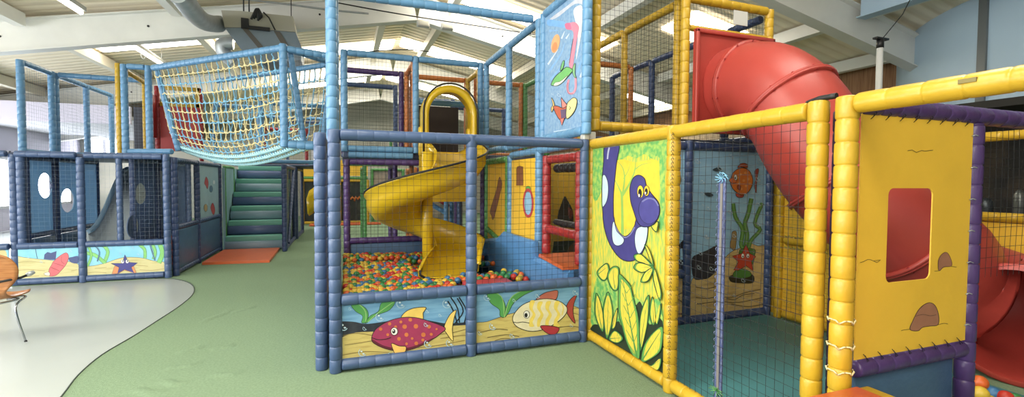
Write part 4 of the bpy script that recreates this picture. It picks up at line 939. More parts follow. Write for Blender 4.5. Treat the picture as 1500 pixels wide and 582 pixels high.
M.poly(la((415, 318), (436, 280), (452, 250), (510, 200), (560, 176), (580, 212), (560, 272), (512, 332), (470, 368), (418, 372)), (222, 112, 118), True, .6, (130, 60, 66))
for q in (((430, 300), (480, 320), (500, 330)), ((452, 262), (510, 280), (540, 290)), ((520, 205), (520, 250), (545, 270))): M.stroke(la(*q), .6, (150, 66, 72))
M.poly(la((372, 350), (415, 340), (420, 368), (385, 366)), (236, 226, 206), True, .4)
for q in (((120, 260), (260, 250), (380, 262)), ((100, 330), (240, 320), (380, 330)), ((200, 380), (330, 372)), ((600, 330), (650, 320))): M.stroke(la(*q), .7, (176, 160, 104))
for x, y in ((135, 155), (240, 210), (420, 160), (600, 160), (350, 250)): M.bubble(la((x, y))[0], 2)
M.done(t)
M = Mural(1, YL, (-5.5, .10), (-4.405, .515), W2)
M.poly(la((-700, 160), (-300, 200), (-100, 150), (20, 150), (60, 200), (60, 430), (-700, 430)), None, True, mt=S2); M.done(t)
# den interior: blue sheets with oval holes, a slide
def sheet_frame(label, x, y0, y1, z0, z1, holes, mt, pane=None):
    t = thing('den_wall_frame', label, 'climbing frame', (x, (y0+y1)/2, 0))
    for y in (y0, y1): post(t, x, y, 0, z1+.06, NAVY, .04)
    rail(t, (x, y0+.045, z1+.02), (x, y1-.045, z1+.02), NAVY, .04); rail(t, (x, y0+.045, z0-.02), (x, y1-.045, z0-.02), NAVY, .04)
    hs = []
    for hx_, hy_, rx, ry in holes:
        c = at(hx_, hy_, 0, x); a = abs(at(hx_+rx, hy_, 0, x).y-c.y); e = abs(at(hx_, hy_-ry, 0, x).z-c.z)
        hs.append(ellipse(0, x, (c.y, c.z), a, e))
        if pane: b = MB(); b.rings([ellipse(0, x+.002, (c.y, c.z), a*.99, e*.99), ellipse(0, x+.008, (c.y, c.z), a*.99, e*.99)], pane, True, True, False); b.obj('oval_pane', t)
    plate([V((x, y0, z0)), V((x, y1, z0)), V((x, y1, z1)), V((x, y0, z1))], hs, 0, x, .012, mt).obj('blue_sheet', t)
    pad(t, 'base_pad', (x, y0+.05, .03), (x+.05, y1-.05, z0-.06), PADN)
    return t
BLS = sheet_mat('blue sheet vinyl', (150, 182, 204))
BLD = sheet_mat('navy sheet vinyl', (100, 122, 156))
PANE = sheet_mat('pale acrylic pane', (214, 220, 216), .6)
sheet_frame('blue sheet wall with one oval hole at the left of the den', -4.27, 8.66, 9.30, .70, 1.80, [(65, 272, 10, 18.5)], BLS)
sheet_frame('blue sheet wall with a lower oval hole behind the den slide', -4.27, 9.40, 10.7, .70, 1.80, [(98, 294, 9.5, 17.5)], BLS)
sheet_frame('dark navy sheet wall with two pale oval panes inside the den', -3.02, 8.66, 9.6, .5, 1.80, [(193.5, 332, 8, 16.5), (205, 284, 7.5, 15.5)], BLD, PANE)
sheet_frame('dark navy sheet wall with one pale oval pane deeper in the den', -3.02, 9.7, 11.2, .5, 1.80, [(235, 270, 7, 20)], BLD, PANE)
t = thing('den_slide', 'small pale blue slide inside the left den', 'slide', (-3.6, 9.6, 0))
SLB = mat('pale blue slide plastic', (206, 218, 224), rough=.22)
b = MB(); R = []
for i in range(13):
    s = i/12; y = 8.95+1.75*s; x = -3.40-.06*s; z = .5+1.02*(.5-.5*math.cos(math.pi*min(1, s*1.05)))
    R.append([V((x-.3, y, z+.2)), V((x-.28, y, z+.03)), V((x-.2, y, z)), V((x+.2, y, z)), V((x+.26, y, z+.03)), V((x+.28, y, z+.17)), V((x+.31, y, z+.17)), V((x+.31, y, z-.06)), V((x-.33, y, z-.06)), V((x-.33, y, z+.2))])
b.rings(R, SLB, True, True, True); b.obj('chute', t)
b = MB(); b.tube([r[0] for r in R], .035, BLS, 8); b.tube([r[6] for r in R], .03, BLS, 8); b.obj('side_rail', t)
b = MB(); b.rings([[r[9]+V((-.005, 0, 0)) for r in R], [V((r[9].x-.005, r[9].y, max(.35, r[9].z-.6))) for r in R]], BLS, False, False, True); b.obj('side_skirt', t)
b = MB(); b.tube([(-3.4, 10.5, .345), (-3.4, 10.5, 1.45)], .05, NAVY, 10); b.obj('support', t)
t = thing('den_mat', 'orange foam mat on the floor of the left den', 'floor mat', (-2.8, 10.5, 0)); pad(t, 'mat_body', (-2.96, 9.72, .0), (-2.54, 11.2, .5), MATO)
t = thing('den_mat', 'blue foam base on the floor under the den slide', 'floor mat', (-3.6, 9.5, 0)); pad(t, 'mat_body', (-4.2, 8.62, 0), (-3.08, 11.2, .34), PADN)
# right flank of the den
XS = -2.47
t = thing('den_side_frame', 'slate blue padded flank of the left den with a fish panel', 'climbing frame', (XS, 10, 0))
for y in (8.64, 9.82, 11.42): post(t, XS, y, 0, 1.86, NAVY)
for y0, y1 in ((8.69, 9.77), (9.87, 11.37)):
    for z in (.055, .76, 1.82): rail(t, (XS, y0, z), (XS, y1, z), NAVY, .04)
    pad(t, 'base_pad', (XS-.02, y0, .09), (XS+.02, y1, .72), PADN)
post(t, XS-.03, 9.45, .78, 1.8, SLATE, .04)
net(t, (XS, 8.69, .8), (0, 1.08, 0), (0, 0, 1.0), NETW, .06, .0009)
FP = mat('pale teal fish sheet', (168, 206, 220), rough=.5, noise=.05, nscale=4)
b = MB(); b.box((XS-.01, 9.87, .8), (XS+.0, 11.37, 1.79), FP)
M = Mural.__new__(Mural); M.ax, M.val, M.sgn, M.b, M.k = 0, XS, 1, b, 0; M.lo, M.hi, M.o = (9.87, .8), (11.37, 1.79), [1, 2]
c = CR(240, 210, 3.0625)
M.poly(c((182, 178), (190, 150), (200, 175), (196, 205), (188, 190)), (176, 66, 70), True, .3); M.poly(c((210, 290), (220, 268), (230, 300), (222, 322)), (176, 66, 70), True, .3)
M.disc(c((212, 205))[0], 2.4, 5, (90, 130, 156), .3); M.disc(c((188, 290))[0], 2.6, 5.5, (176, 160, 120), .3); M.disc(c((225, 175))[0], 1.5, 3, (200, 216, 220)); M.disc(c((190, 340))[0], 1.5, 3, (200, 216, 220))
M.done(t, 'fish_sheet')
# padded stairs
t = thing('foam_stairs', 'padded stairs with blue, navy and teal steps rising behind the orange mat', 'stairs', (-1.8, 11.4, 0))
STB = mat('stair roll blue', (176, 206, 226), rough=.4, noise=.05, nscale=3); STN = mat('stair roll navy', (114, 132, 180), rough=.4, noise=.05, nscale=3); STT = mat('stair tread teal', (136, 216, 196), rough=.45, noise=.05, nscale=3)
for i in range(6):
    y = 11.35+.28*i; z = .31*i; mt = (STB, STN)[i % 2]
    b = MB(); n = 12
    pr = [(0.01, 0), (-.03, .03), (-.045, .09), (-.03, .16), (0.0, .195), (.04, .2), (.34, .2), (.34, 0)]
    b.rings([[V((x, y+p, z+q+.0)) for p, q in pr] for x in (-2.36, -1.235)], mt, True, True, True); b.obj('step_roll', t)
    b = MB(); b.box((-2.36, y+.02, z+.19), (-1.235, y+.44, z+.31), STT, .015); b.obj('step_tread', t)
    if z > .1:
        b = MB(); b.box((-2.35, y+.05, .0), (-1.24, y+.3, z), PADN); b.obj('step_core', t)
t = thing('orange_mat', 'orange foam mat on the green carpet at the foot of the padded stairs', 'floor mat', (-1.8, 10.5, 0))
b = MB(); q = [at(296, 386, 2, .03), at(395, 382.5, 2, .03), at(410, 364, 2, .03), at(328, 367, 2, .03)]
for p in q: p.z = 0
b.rings([q, [p+V((0, 0, .045)) for p in q], [p+V((0, 0, .05))+(sum(q, V())/4-p)*.02 for p in q]], MATO, True, True, False); b.obj('mat_body', t)
t = thing('green_stair_frame', 'green padded frame with a pale sheet along the left side of the stairs', 'climbing frame', (-2.39, 12, 0))
for y, z0 in ((11.56, 0), (12.4, .9)): post(t, -2.40, y, z0, 1.82, GRN, .035)
rail(t, (-2.40, 11.6, 1.80), (-2.40, 12.36, 1.80), GRN, .035)
b = MB(); b.box((-2.43, 11.5, .0), (-2.38, 13.1, 1.78), mat('pale teal sheet', (160, 204, 212), rough=.5, noise=.05, nscale=3)); b.obj('side_sheet', t)
t = thing('stair_side_frame', 'navy padded netted frame along the right side of the stairs', 'climbing frame', (-1.15, 12, 0))
for y in (10.92, 11.05, 13.0): post(t, -1.17, y, 0, 1.86, NAVY)
for z in (.055, 1.82): rail(t, (-1.17, 11.1, z), (-1.17, 12.95, z), NAVY)
net(t, (-1.17, 11.1, .1), (0, 1.85, 0), (0, 0, 1.7), NETB, .06)
foam(t, 'brace', (-1.16, 11.5, .1), (-1.16, 12.9, 1.78), NAVY, .04)
b = MB(); b.box((-1.19, 11.1, .1), (-1.18, 11.9, 1.78), mat('sea sheet', (120, 160, 170), rough=.5, rgb2=(180, 170, 110), nscale=3)); b.obj('painted_sheet', t)
bay('corridor_frame', 'navy padded frame further down the green corridor past the stairs', (-1.13, 13.2), (-1.11, 14.8), 0, 1.86, NAVY, NETB)
# decks and upper frames of the left structure
deck((-5.5, 8.62, 1.84), (-2.62, 11.3, 1.89), 'padded deck on top of the left den')
deck((-2.56, 13.1, 1.87), (-.3, 15.5, 1.93), 'padded deck at the head of the stairs')
t = thing('upper_deck_frame', 'light blue upper frame along the left edge of the den deck', 'climbing frame', (-4.72, 11, 1.9))
for y in (9.55, 10.38, 10.5, 11.55, 12.6): post(t, -4.74, y, 1.9, 3.38, SKY, .05)
for y0, y1 in ((9.6, 10.33), (10.55, 11.5), (11.6, 12.55)):
    rail(t, (-4.74, y0, 3.35), (-4.74, y1, 3.35), SKY); rail(t, (-4.74, y0, 1.95), (-4.74, y1, 1.95), SKY); net(t, (-4.74, y0, 2.0), (0, y1-y0, 0), (0, 0, 1.3), NETW, .06, .0012)
rail(t, (-4.69, 10.5, 3.35), (-3.5, 10.5, 3.35), SKY); rail(t, (-4.69, 10.5, 1.95), (-3.5, 10.5, 1.95), SKY); net(t, (-4.69, 10.5, 2.0), (1.2, 0, 0), (0, 0, 1.3), NETW, .06, .0012)
t = thing('bridge_gate_frame', 'light blue and yellow frame where the rope bridge meets the left deck', 'climbing frame', (-3.2, 9.3, 1.9))
post(t, -3.42, 9.36, 1.9, 3.4, YEL, .042); post(t, -3.32, 9.3, 1.9, 3.38, SKY, .05); post(t, -2.98, 9.26, 1.9, 3.38, SKY, .05)
rail(t, (-3.27, 9.295, 3.35), (-3.03, 9.265, 3.35), SKY); rail(t, (-3.27, 9.295, 1.97), (-2.6, 9.0, 1.97), SKY)
rail(t, (-3.42, 9.4, 3.35), (-3.42, 10.4, 3.3), YEL, .04); post(t, -3.38, 10.5, 1.9, 3.3, SKY, .035); post(t, -3.42, 10.42, 1.9, 3.3, YEL, .035)
b = MB(); b.box((-4.0, 11.6, 1.92), (-3.5, 11.64, 3.0), mat('dark grey sheet', (84, 88, 100), rough=.6)); b.obj('grey_sheet', t)
net(t, (-3.27, 9.29, 2.0), (.24, -.03, 0), (0, 0, 1.32), NETG, .06)
t = thing('red_panel_frame', 'red sheet panel with a yellow band in a red frame behind the rope bridge', 'climbing frame', (-3.1, 11.3, 1.9))
post(t, -3.5, 11.3, 1.9, 3.4, RED, .045); post(t, -2.75, 11.3, 1.9, 3.4, RED, .04)
b = MB(); b.box((-3.45, 11.28, 2.1), (-2.78, 11.31, 3.0), mat('red sheet', (214, 62, 58), rough=.45)); b.obj('red_sheet', t)
b = MB(); b.box((-3.45, 11.26, 3.0), (-2.75, 11.31, 3.08), YEL, .01); b.box((-3.45, 11.26, 3.33), (-2.75, 11.31, 3.41), YEL, .01); b.box((-2.83, 11.26, 3.0), (-2.75, 11.31, 3.41), YEL, .01); b.obj('yellow_band', t)
pad(t, 'red_flap', (-3.62, 11.0, 2.35), (-3.5, 11.3, 3.2), RED, .02)
# ================================================================== ROPE BRIDGE
t = thing('rope_bridge', 'rope net bridge of yellow and blue cords slung between light blue rails', 'rope bridge', (-1.9, 8.3, 1.95))
Pn0, Pn1 = V((-2.88, 9.16, 3.33)), V((-.77, 7.28, 3.37))
du = (Pn1-Pn0); pe = V((.669, .743, 0)); WB = 1.05
foam(t, 'top_rail', Pn0, Pn1, SKY, .05); foam(t, 'top_rail', Pn0+pe*WB, Pn1+pe*WB*.9, SKY, .045)
foam(t, 'post', (-.77, 7.28, 1.98), (-.77, 7.28, 3.42), SKY, .052); foam(t, 'slanted_leg', Pn1+pe*.12, V((-.77, 7.28, 2.05))+pe*.36, SKY, .042)
foam(t, 'slanted_leg', Pn1+pe*.95, V((-.77, 7.28, 2.05))+pe*.7, SKY, .042); foam(t, 'slanted_leg', Pn0+pe*.05, V((-2.88, 9.16, 2.0))+pe*.3+du*.04, SKY, .045)
foam(t, 'post', V((-.77, 7.28, 1.98))+pe*1.0, V((-.77, 7.28, 3.4))+pe*1.0, SKY, .045)
foam(t, 'end_rail', (-.72, 7.29, 3.36), (-.16, 7.36, 3.33), SKY, .048); foam(t, 'end_rail', (-.72, 7.29, 2.02), (-.16, 7.3, 1.99), SKY, .055); foam(t, 'end_rail', Pn1+pe*.2, V((-.16, 7.75, 3.33)), SKY, .04)
foam(t, 'end_rail', V((-.74, 7.34, 2.05))+pe*.05, V((-.16, 7.5, 2.05)), SKY, .04)
vp = [(0.0, 0.0), (.06, -.25), (.12, -.5), (.17, -.75), (.22, -1.0), (.28, -1.14), (.36, -1.26), (.5, -1.31), (.66, -1.28), (.78, -1.25), (.85, -1.0), (.9, -.7), (.96, -.35), (1.0, 0.0)]
def bs(u, v):
    f = v*(len(vp)-1); i = min(int(f), len(vp)-2); s = f-i
    o = vp[i][0]*(1-s)+vp[i+1][0]*s; h = vp[i][1]*(1-s)+vp[i+1][1]*s
    sag = -.25*math.sin(math.pi*u)*(-h/1.31)
    return Pn0+du*u+pe*(o*WB)+V((0, 0, h+sag))
for nm, mt, par in (('yellow_cords', ROPEY, 0), ('blue_cords', ROPEB, 1)):
    b = MB(); rr = random.Random(5+par); nu, nv = 25, 25
    for i in range(nu+1):
        if i % 2 != par: continue
        u = i/nu; pts = [bs(min(1, max(0, u+rr.uniform(-.004, .004))), j/100)+V((rr.uniform(-.004, .004), rr.uniform(-.004, .004), rr.uniform(-.004, .004))) for j in range(101)]
        b.tube(pts, [.015 if q % 4 == 0 else .0085 for q in range(101)], mt, 5, False)
    for j in range(1, nv):
        if (j+1) % 2 != par: continue
        v = j/nv; pts = [bs(i/100, min(1, max(0, v+rr.uniform(-.0015, .0015))))+V((rr.uniform(-.004, .004), rr.uniform(-.004, .004), -.02*abs(math.sin(i*math.pi/4))+rr.uniform(-.004, .004))) for i in range(101)]
        b.tube(pts, [.015 if q % 4 == 0 else .0085 for q in range(101)], mt, 5, False)
    b.obj(nm, t)
b = MB()
for k in range(3):
    v = (.43, .475, .53)[k]
    for ph in (0, 2.1, 4.2): b.tube([bs(i/160, v)+V((.022*math.cos(i*.8+ph), .022*math.cos(i*.8+ph), -.02+.022*math.sin(i*.8+ph))) for i in range(161)], .013, mat('cyan rope', (186, 230, 240), rough=.9), 5)
b.obj('braided_base', t)
net(t, Pn1+pe*.2+V((0, 0, -1.3)), (.45, .12, 0), (0, 0, 1.28), NETB, .06)
# ================================================================== FAR END of the hall
YE = 17.5
MURD = mat('dark jungle mural', (34, 44, 40), rough=.6, rgb2=(88, 96, 70), nscale=4, lo=.5, hi=.75, detail=6)
def far_panel(name, label, x0, x1, z0, z1, y, fm, pm, lower=None):
    t = thing(name, label, 'climbing frame', ((x0+x1)/2, y, 0))
    for x in (x0, x1): post(t, x, y, 0, z1+.06, fm, .055)
    for z in (z0-.04, z1+.03): rail(t, (x0+.06, y, z), (x1-.06, y, z), fm, .05)
    b = MB(); b.box((x0, y+.02, z0), (x1, y+.05, z1), pm); b.obj('sheet', t)
    return t
t = far_panel('far_mural_frame', 'yellow framed dark jungle mural at the far end, seen down the corridor', -1.3, -.25, .1, 1.5, YE, YEL, MURD); 
b = MB(); b.box((-1.3, YE, 1.66), (-.25, YE+.04, 2.2), YPAN); b.obj('yellow_sheet', t); rail(t, (-1.3, YE, 1.62), (-.25, YE, 1.62), GRN, .05)
t = far_panel('far_mural_frame', 'yellow framed dark mural at the far end, seen through the ball pit net', -.1, .85, .1, 1.5, YE, YEL, MURD)
b = MB(); b.box((-.1, YE, 1.7), (.85, YE+.04, 2.25), YPAN); b.obj('yellow_sheet', t); rail(t, (-.1, YE, 1.62), (.85, YE, 1.62), GRN, .05)
b = MB()
for k in range(5): b.tube([(.15+.12*k, YE+.005, .8+.05*(k % 2)), (.2+.12*k, YE-.002, .95), (.28+.12*k, YE+.005, .86)], .035, ORA, 6)
b.obj('painted_fish', t)
far_panel('far_sheet_frame', 'green framed grey sheet at the far end behind the spiral slide', 1.0, 2.1, .1, 1.9, YE, GRN, mat('grey far sheet', (150, 150, 140), rough=.7, rgb2=(196, 176, 160), nscale=3))
far_panel('far_purple_frame', 'purple framed pale sheet at the far end right of the spiral slide', 2.3, 3.6, .1, 1.9, 15.5, PUR, mat('pale far sheet', (176, 160, 140), rough=.7, rgb2=(120, 120, 110), nscale=3))
for x0, x1, label in ((-1.05, -.3, 'orange far mat at the end of the green corridor'), (-.1, 1.25, 'orange far mat seen through the ball pit net')):
    t = thing('far_mat', label, 'floor mat', ((x0+x1)/2, 17, 0)); pad(t, 'mat_body', (x0, 16.7, 0), (x1, 17.3, .06), MATO)
t = thing('far_slide', 'yellow slide at the far end of the green corridor', 'slide', (-.85, 16, 0))
b = MB(); R = []
for i in range(11):
    s = i/10; x = -1.0+.9*s; z = .95+.75*s**1.2
    R.append([V((x, 16.0+.1*s, z+.35*(1-abs(2*s-1)*.3))), V((x-.05, 15.6, z-.0)), V((x-.02, 15.55, z-.45+.1*s)), V((x, 16.0, z-.55+.1*s)), V((x+.04, 16.2, z-.2))])
b.rings(R, SLY, True, True, True); b.obj('chute', t)
b = MB(); b.tube([(-.2, 16.0, 0), (-.2, 16.0, 1.5)], .06, SLY, 12); b.obj('support', t)
for x, y0, y1, mt, l in ((.45, 10.6, 12.0, GRN, 'green'), (1.6, 11.0, 12.4, ORA, 'orange'), (.9, 8.7, 9.6, PUR, 'purple')):
    bay('lower_%s_frame' % l, '%s padded lower frame standing on the carpet behind the ball pit' % l, (x, y0), (x, y1), 0, 1.84, mt, NETB)
for x, y, mt, l in ((.92, 9.9, ORA, 'orange'), (1.2, 10.0, ORA, 'second orange'), (1.75, 9.0, SKY, 'light blue'), (1.95, 9.4, SLATE, 'slate blue'), (2.15, 9.8, PUR, 'purple'), (2.5, 9.5, PUR, 'thick purple')):
    pass
t = thing('stair_tower_frame', 'lower padded frame of orange, blue and purple posts behind the spiral slide', 'climbing frame', (1.6, 9.4, 0))
for x, y, mt in ((1.28, 9.3, ORA), (1.5, 9.5, ORA), (1.95, 9.2, SKY), (2.1, 9.35, SKY), (2.22, 9.2, SLATE), (2.3, 9.45, PUR)): post(t, x, y, 0, 1.83, mt)
foam(t, 'brace', (1.35, 9.4, 1.25), (2.0, 9.3, .85), SKY); foam(t, 'brace', (1.38, 9.5, 1.42), (2.05, 9.4, 1.0), RED, .04)
rail(t, (1.28, 9.3, .4), (2.3, 9.45, .4), PUR)
bay('far_green_rail_frame', 'green railed upper frame far behind the left net of the slide tower', (.1, 14.2), (1.35, 14.2), 1.95, 3.0, GRN, NETG)
bay('far_upper_frame', 'light blue upper frame far behind the rope bridge', (-2.2, 14.6), (-.4, 14.6), 1.945, 3.35, SKY, NETG)
bay('far_upper_frame', 'red upper frame far behind the rope bridge', (-1.9, 13.6), (-.9, 13.6), 1.945, 2.9, RED, NETG)
bay('far_upper_frame', 'light blue upper frame close behind the near half of the rope bridge', (-1.7, 11.8), (-.3, 11.8), 1.9, 3.3, SKY, NETG)
bay('far_upper_frame', 'light blue upper frame behind the far half of the rope bridge', (-2.7, 12.2), (-1.8, 12.2), 1.9, 3.25, SKY, NETG)
bay('far_upper_frame', 'slate blue upper frame deep behind the middle of the rope bridge', (-1.6, 16.0), (-.2, 16.0), 1.9, 3.4, SLATE, NETG)
# ================================================================== UNDER THE ROOF
t = thing('heater_unit', 'grey metal air heater hung under the roof beside the rope bridge', 'heater', (-1.2, 9.1, 3.4))
HG = mat('blue grey sheet steel', (150, 166, 180), rough=.35, metal=.5, noise=.08, nscale=4); HB = mat('cream heater casing', (206, 202, 184), rough=.5)
hx = lambda x, y, Y=9.0: at(x, y, 1, Y)
p = [hx(324, 15), hx(353, 16), hx(429, 24), hx(433, 47), hx(353, 40), hx(329, 40)]
b = MB(); b.rings([p, [q+V((0, .6, 0)) for q in p]], HB, True, True, False); b.obj('casing', t)
p = [hx(329, 40.5), hx(353, 40.5), hx(433, 47.5), hx(442, 70), hx(441, 88), hx(385, 92), hx(356, 76)]
b = MB(); b.rings([p, [q+V((0, .6, 0)) for q in p]], HG, True, True, False); b.obj('hood', t)
for x0, dx in ((354, 29), (401, 18)):
    q = [hx(x0, 41+(x0-354)*.09, 8.985), hx(x0+9, 42+(x0-354)*.09, 8.985), hx(x0+9+dx, 76, 8.985), hx(x0+dx, 76, 8.985)]
    b = MB(); b.rings([q, [v+V((0, .012, 0)) for v in q]], mat('dark heater strap', (104, 98, 90), rough=.5), True, True, False); b.obj('strap', t)
b = MB(); b.box((hx(353, 26, 8.96).x, 8.95, hx(353, 40, 8.96).z), (hx(364, 26, 8.96).x, 9.0, hx(353, 26, 8.96).z), BLACK); b.box((hx(353, 36, 8.96).x, 8.96, hx(353, 41, 8.96).z), (hx(395, 36, 8.96).x, 9.0, hx(353, 36, 8.96).z), BLACK)
b.obj('control_box', t)
b = MB()
for k in range(3): b.tube(sm3([hx(368+4*k, 28-k, 8.95), hx(372+3*k, 20, 8.9), hx(376+k, 13, 8.92), hx(379+2*k, 22, 8.9), hx(378+2*k, 30-2*k, 8.95)]), .02, BLACK, 6)
b.tube([hx(386, 18, 8.95), hx(394, 26, 8.92), hx(403, 44, 8.96)], .012, BLACK, 6); b.obj('cable_bundle', t)
b = MB()
for x in (357, 365): q = hx(x, 20, 9.2); b.tube([(q.x, 9.2, q.z), (q.x, 9.2, rz(q.x))], .012, BLACK, 6)
q = hx(425, 30, 9.2); b.tube([(q.x, 9.4, q.z-.1), (q.x, 9.4, rz(q.x))], .008, BLACK, 6); b.obj('hanger', t)
t = thing('air_duct', 'round galvanised duct curving down from the roof into the heater', 'duct', (-2, 7.8, 3.5))
b = MB(); b.tube(sm3([at(258, -12, 1, 7.1), at(266, -5, 1, 7.3), at(283, 18, 1, 7.9), at(298, 31, 1, 8.6), at(312, 35, 1, 9.05), at(321, 35, 1, 9.2)]), .135, STEEL, 20); b.obj('duct_body', t)
b = MB()
q = at(322, 35, 1, 9.3); b.tube([q-V((.03, 0, 0)), q+V((.03, 0, 0))], .135, STEEL, 20); b.obj('collar', t)
t = thing('air_duct', 'second galvanised duct elbow below the first, behind the heater', 'duct', (-1.8, 8.6, 3.2))
b = MB(); b.tube(sm3([at(342, 63, 1, 9.65), at(337, 63, 1, 9.65), at(326, 67, 1, 9.66), at(330, 79, 1, 9.68), at(345, 93, 1, 9.7)]), .12, STEEL, 20); b.obj('duct_body', t)
LAMP = mat('lit fluorescent tube', (255, 252, 240), emit=9.)
for y0, y1, l in ((7.4, 9.2, 'fluorescent batten light nearest the camera under the left roof'), (11.1, 12.8, 'fluorescent batten light beyond the white roof beam')):
    t = thing('ceiling_light', l, 'ceiling light', (-3.8, (y0+y1)/2, 4.15))
    b = MB(); b.box((-3.86, y0, 4.13), (-3.74, y1, 4.2), PLASTW, .008); b.obj('housing', t)
    b = MB(); b.tube([(-3.8, y0+.03, 4.1), (-3.8, y1-.03, 4.1)], .03, LAMP, 10); b.obj('tube', t)
    b = MB()
    for y in (y0+.2, y1-.2): b.tube([(-3.8, y, 4.2), (-3.8, y, rz(-3.8))], .006, STEEL, 5)
    b.obj('hanger', t)
    b = MB(); b.tube([(-3.76+.04*math.cos(k*.5), y0+.35, 4.03+.08*math.sin(k*.5)) for k in range(14)], .006, PLASTW, 5); b.obj('pull_cord', t)
for x, y, k in ((620, 35, 0), (655, 39, 1)):
    q = at(x, y, 1, 9.85); t = thing('floodlight', ('small white floodlight left of the roof ridge', 'small white floodlight right of the roof ridge')[k], 'floodlight', tuple(q))
    b = MB(); b.box(q-V((.13, .06, .07)), q+V((.13, .06, .07)), PLASTW, .02); b.obj('housing', t)
    b = MB(); b.box(q-V((.1, .068, .05)), q+V((.1, -.055, .05)), mat('floodlight glass', (236, 232, 214), rough=.1), .01); b.obj('glass', t)
    b = MB(); b.tube([q+V((0, 0, .06)), V((q.x, 9.9, 4.9))], .015, STEEL, 6); b.obj('bracket', t)
def cable(name, label, pts, r, mt, cat):
    b = MB(); b.tube(sm3(pts, 6), r, mt, 6); tag(b.obj(name), label, cat)
cable('black_cable', 'black cable strung across under the roof past the white beam', [at(455, -8, 1, 9.5), at(490, 3, 1, 9.6), at(600, 23, 1, 9.8), at(700, 38, 1, 9.75), at(800, 53, 1, 9.6), at(860, 62, 1, 9.5)], .012, BLACK, 'cable')
cable('conduit_pipe', 'thin grey pipe under the roof above the heater', [at(330, -4, 1, 9.6), at(420, 6, 1, 9.6), at(480, 14, 1, 9.6), at(540, 20, 1, 9.6)], .018, STEEL, 'pipe')
cable('sagging_net_rope', 'sagging dark rope line under the skylights behind the slide tower', [at(520, 78, 1, 12.), at(560, 74, 1, 12.), at(600, 73, 1, 12.), at(630, 76, 1, 12.), at(662, 81, 1, 12.)], .012, BLACK, 'rope')
t = thing('steel_pole', 'silver steel pole with a black clamp before the blue curved wall', 'pole', (6.2, 3.86, 0))
b = MB(); b.tube([(6.2, 3.86, 0), (6.2, 3.86, 3.18)], .035, mat('silver painted tube', (226, 228, 226), rough=.3), 14); b.obj('tube', t)
b = MB(); b.tube([(6.2, 3.86, 3.17), (6.2, 3.86, 3.27)], .04, BLACK, 12); b.box((6.1, 3.83, 3.27), (6.32, 3.89, 3.295), BLACK, .005); b.obj('clamp', t)
b = MB(); b.tube([(6.24, 3.86, 3.29), (6.5, 3.8, 3.6), (6.8, 3.7, 4.25)], .006, BLACK, 5); b.obj('wire', t)
# bar furniture in the dark on the right
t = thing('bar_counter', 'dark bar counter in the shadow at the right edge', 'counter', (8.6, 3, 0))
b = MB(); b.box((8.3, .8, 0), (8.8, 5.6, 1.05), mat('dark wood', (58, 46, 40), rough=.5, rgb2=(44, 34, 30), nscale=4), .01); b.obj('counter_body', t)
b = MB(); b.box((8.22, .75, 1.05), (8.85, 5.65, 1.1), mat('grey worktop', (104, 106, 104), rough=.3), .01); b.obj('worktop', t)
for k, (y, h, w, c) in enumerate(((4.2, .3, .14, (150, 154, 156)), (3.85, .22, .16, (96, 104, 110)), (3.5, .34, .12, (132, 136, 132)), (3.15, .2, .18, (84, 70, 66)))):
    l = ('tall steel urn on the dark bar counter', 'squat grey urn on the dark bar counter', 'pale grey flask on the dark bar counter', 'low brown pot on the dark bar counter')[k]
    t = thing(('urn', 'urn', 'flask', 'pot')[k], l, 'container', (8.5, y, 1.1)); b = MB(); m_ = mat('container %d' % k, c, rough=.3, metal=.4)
    b.tube([(8.5, y, 1.1), (8.5, y, 1.11), (8.5, y, 1.1+h*.8), (8.5, y, 1.1+h*.92), (8.5, y, 1.1+h)], [w*.45, w*.5, w*.5, w*.35, w*.12], m_, 16); b.obj('vessel', t)
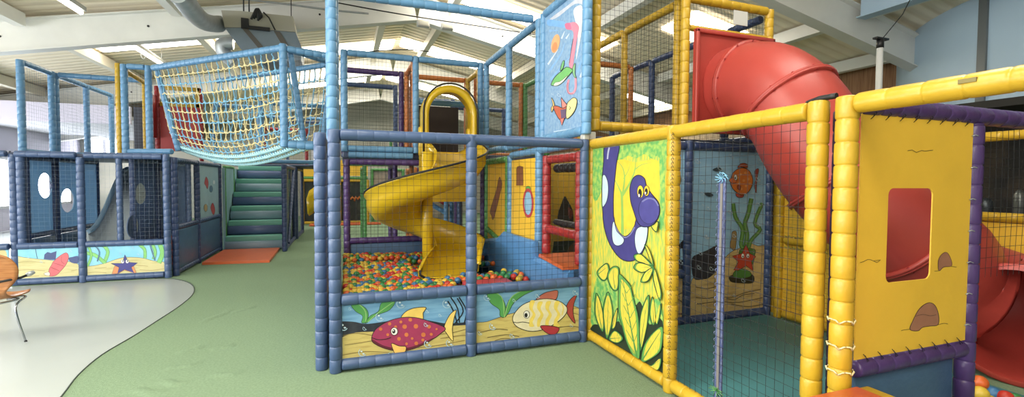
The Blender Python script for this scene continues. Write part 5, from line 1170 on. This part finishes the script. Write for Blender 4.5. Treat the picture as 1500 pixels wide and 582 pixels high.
# chair at the left edge
t = thing('cafe_chair', 'plywood shell chair on chrome legs at the left edge, on the grey floor', 'chair', (-3.1, 5.45, 0))
cx, cy = -2.93, 5.36
prof_ = [(-.10, .86, .15), (-.085, .82, .22), (-.06, .73, .26), (-.03, .63, .235), (-.0, .53, .15), (.04, .455, .115), (.10, .43, .125), (.2, .425, .14), (.30, .43, .14), (.36, .44, .12)]
R = []
for dy, z, w in prof_:
    row = []
    for i in range(13):
        s = -1+i/6; row.append(V((cx+w*s, cy+dy-(.03*s*s if z > .5 else 0), z+(.02*s*s if z < .47 else 0))))
    R.append(row)
b = MB(); T = V((0, -.006, -.011))
def dense(R):
    out = []
    for i in range(len(R)-1):
        for q in range(4):
            s = q/4
            a_, b_, c_, d_ = R[max(0, i-1)], R[i], R[i+1], R[min(len(R)-1, i+2)]
            out.append([.5*(2*b_[j]+(c_[j]-a_[j])*s+(2*a_[j]-5*b_[j]+4*c_[j]-d_[j])*s*s+(3*b_[j]-a_[j]-3*c_[j]+d_[j])*s**3) for j in range(13)])
    return out+[R[-1]]
D = dense(R)
b.rings([row+[p+T for p in row[::-1]] for row in D], WOOD, True, True, True); b.obj('seat_shell', t)
for sx, sy in ((1, -1), (-1, -1), (1, 1), (-1, 1)):
    b = MB(); foot = V((-2.75, 5.5, .008)) if (sx, sy) == (1, 1) else V((cx+(-.03 if sx > 0 else -.3), cy+.2+.24*sy, .008))
    b.tube(sm3([(cx+.04*sx, cy+.2+.02*sy, .405), (cx+.13*sx, cy+.2+.1*sy*.6, .405), (foot.x-.05*sx if sx > 0 else foot.x+.05, foot.y-.03*sy, .33), foot]), .009, CHROME, 8)
    b.tube([foot, foot+V((0, 0, .012))], .012, BLACK, 8); b.obj('leg', t)
b = MB(); b.tube([(cx-.27, cy+.03, .6), (cx+.05, cy-.16, .6), (cx+.24, cy-.02, .63), (cx+.27, cy+.02, .645)], .011, BLACK, 8)
b.tube([(cx+.262, cy+.015, .643), (cx+.28, cy+.03, .655), (cx+.30, cy+.05, .665)], [.016, .022, .014], STEEL, 8); b.obj('arm_bar', t)
# ------------------------------------------------------------------ light
w = bpy.data.worlds.new('daylight'); SC.world = w; w.use_nodes = True
bg = w.node_tree.nodes['Background']; bg.inputs['Color'].default_value = (.93, .97, 1, 1); bg.inputs['Strength'].default_value = .9
SC.view_settings.view_transform = 'Standard'; SC.view_settings.look = 'None'; SC.view_settings.gamma = 1; SC.view_settings.use_curve_mapping = False
SC.view_settings.exposure = 0.6
SC.cycles.use_denoising = True
SC.cycles.max_bounces = 6; SC.cycles.diffuse_bounces = 4; SC.cycles.glossy_bounces = 3; SC.cycles.transmission_bounces = 2
SC.cycles.sample_clamp_indirect = 6
SC.cycles.caustics_reflective = False; SC.cycles.caustics_refractive = False
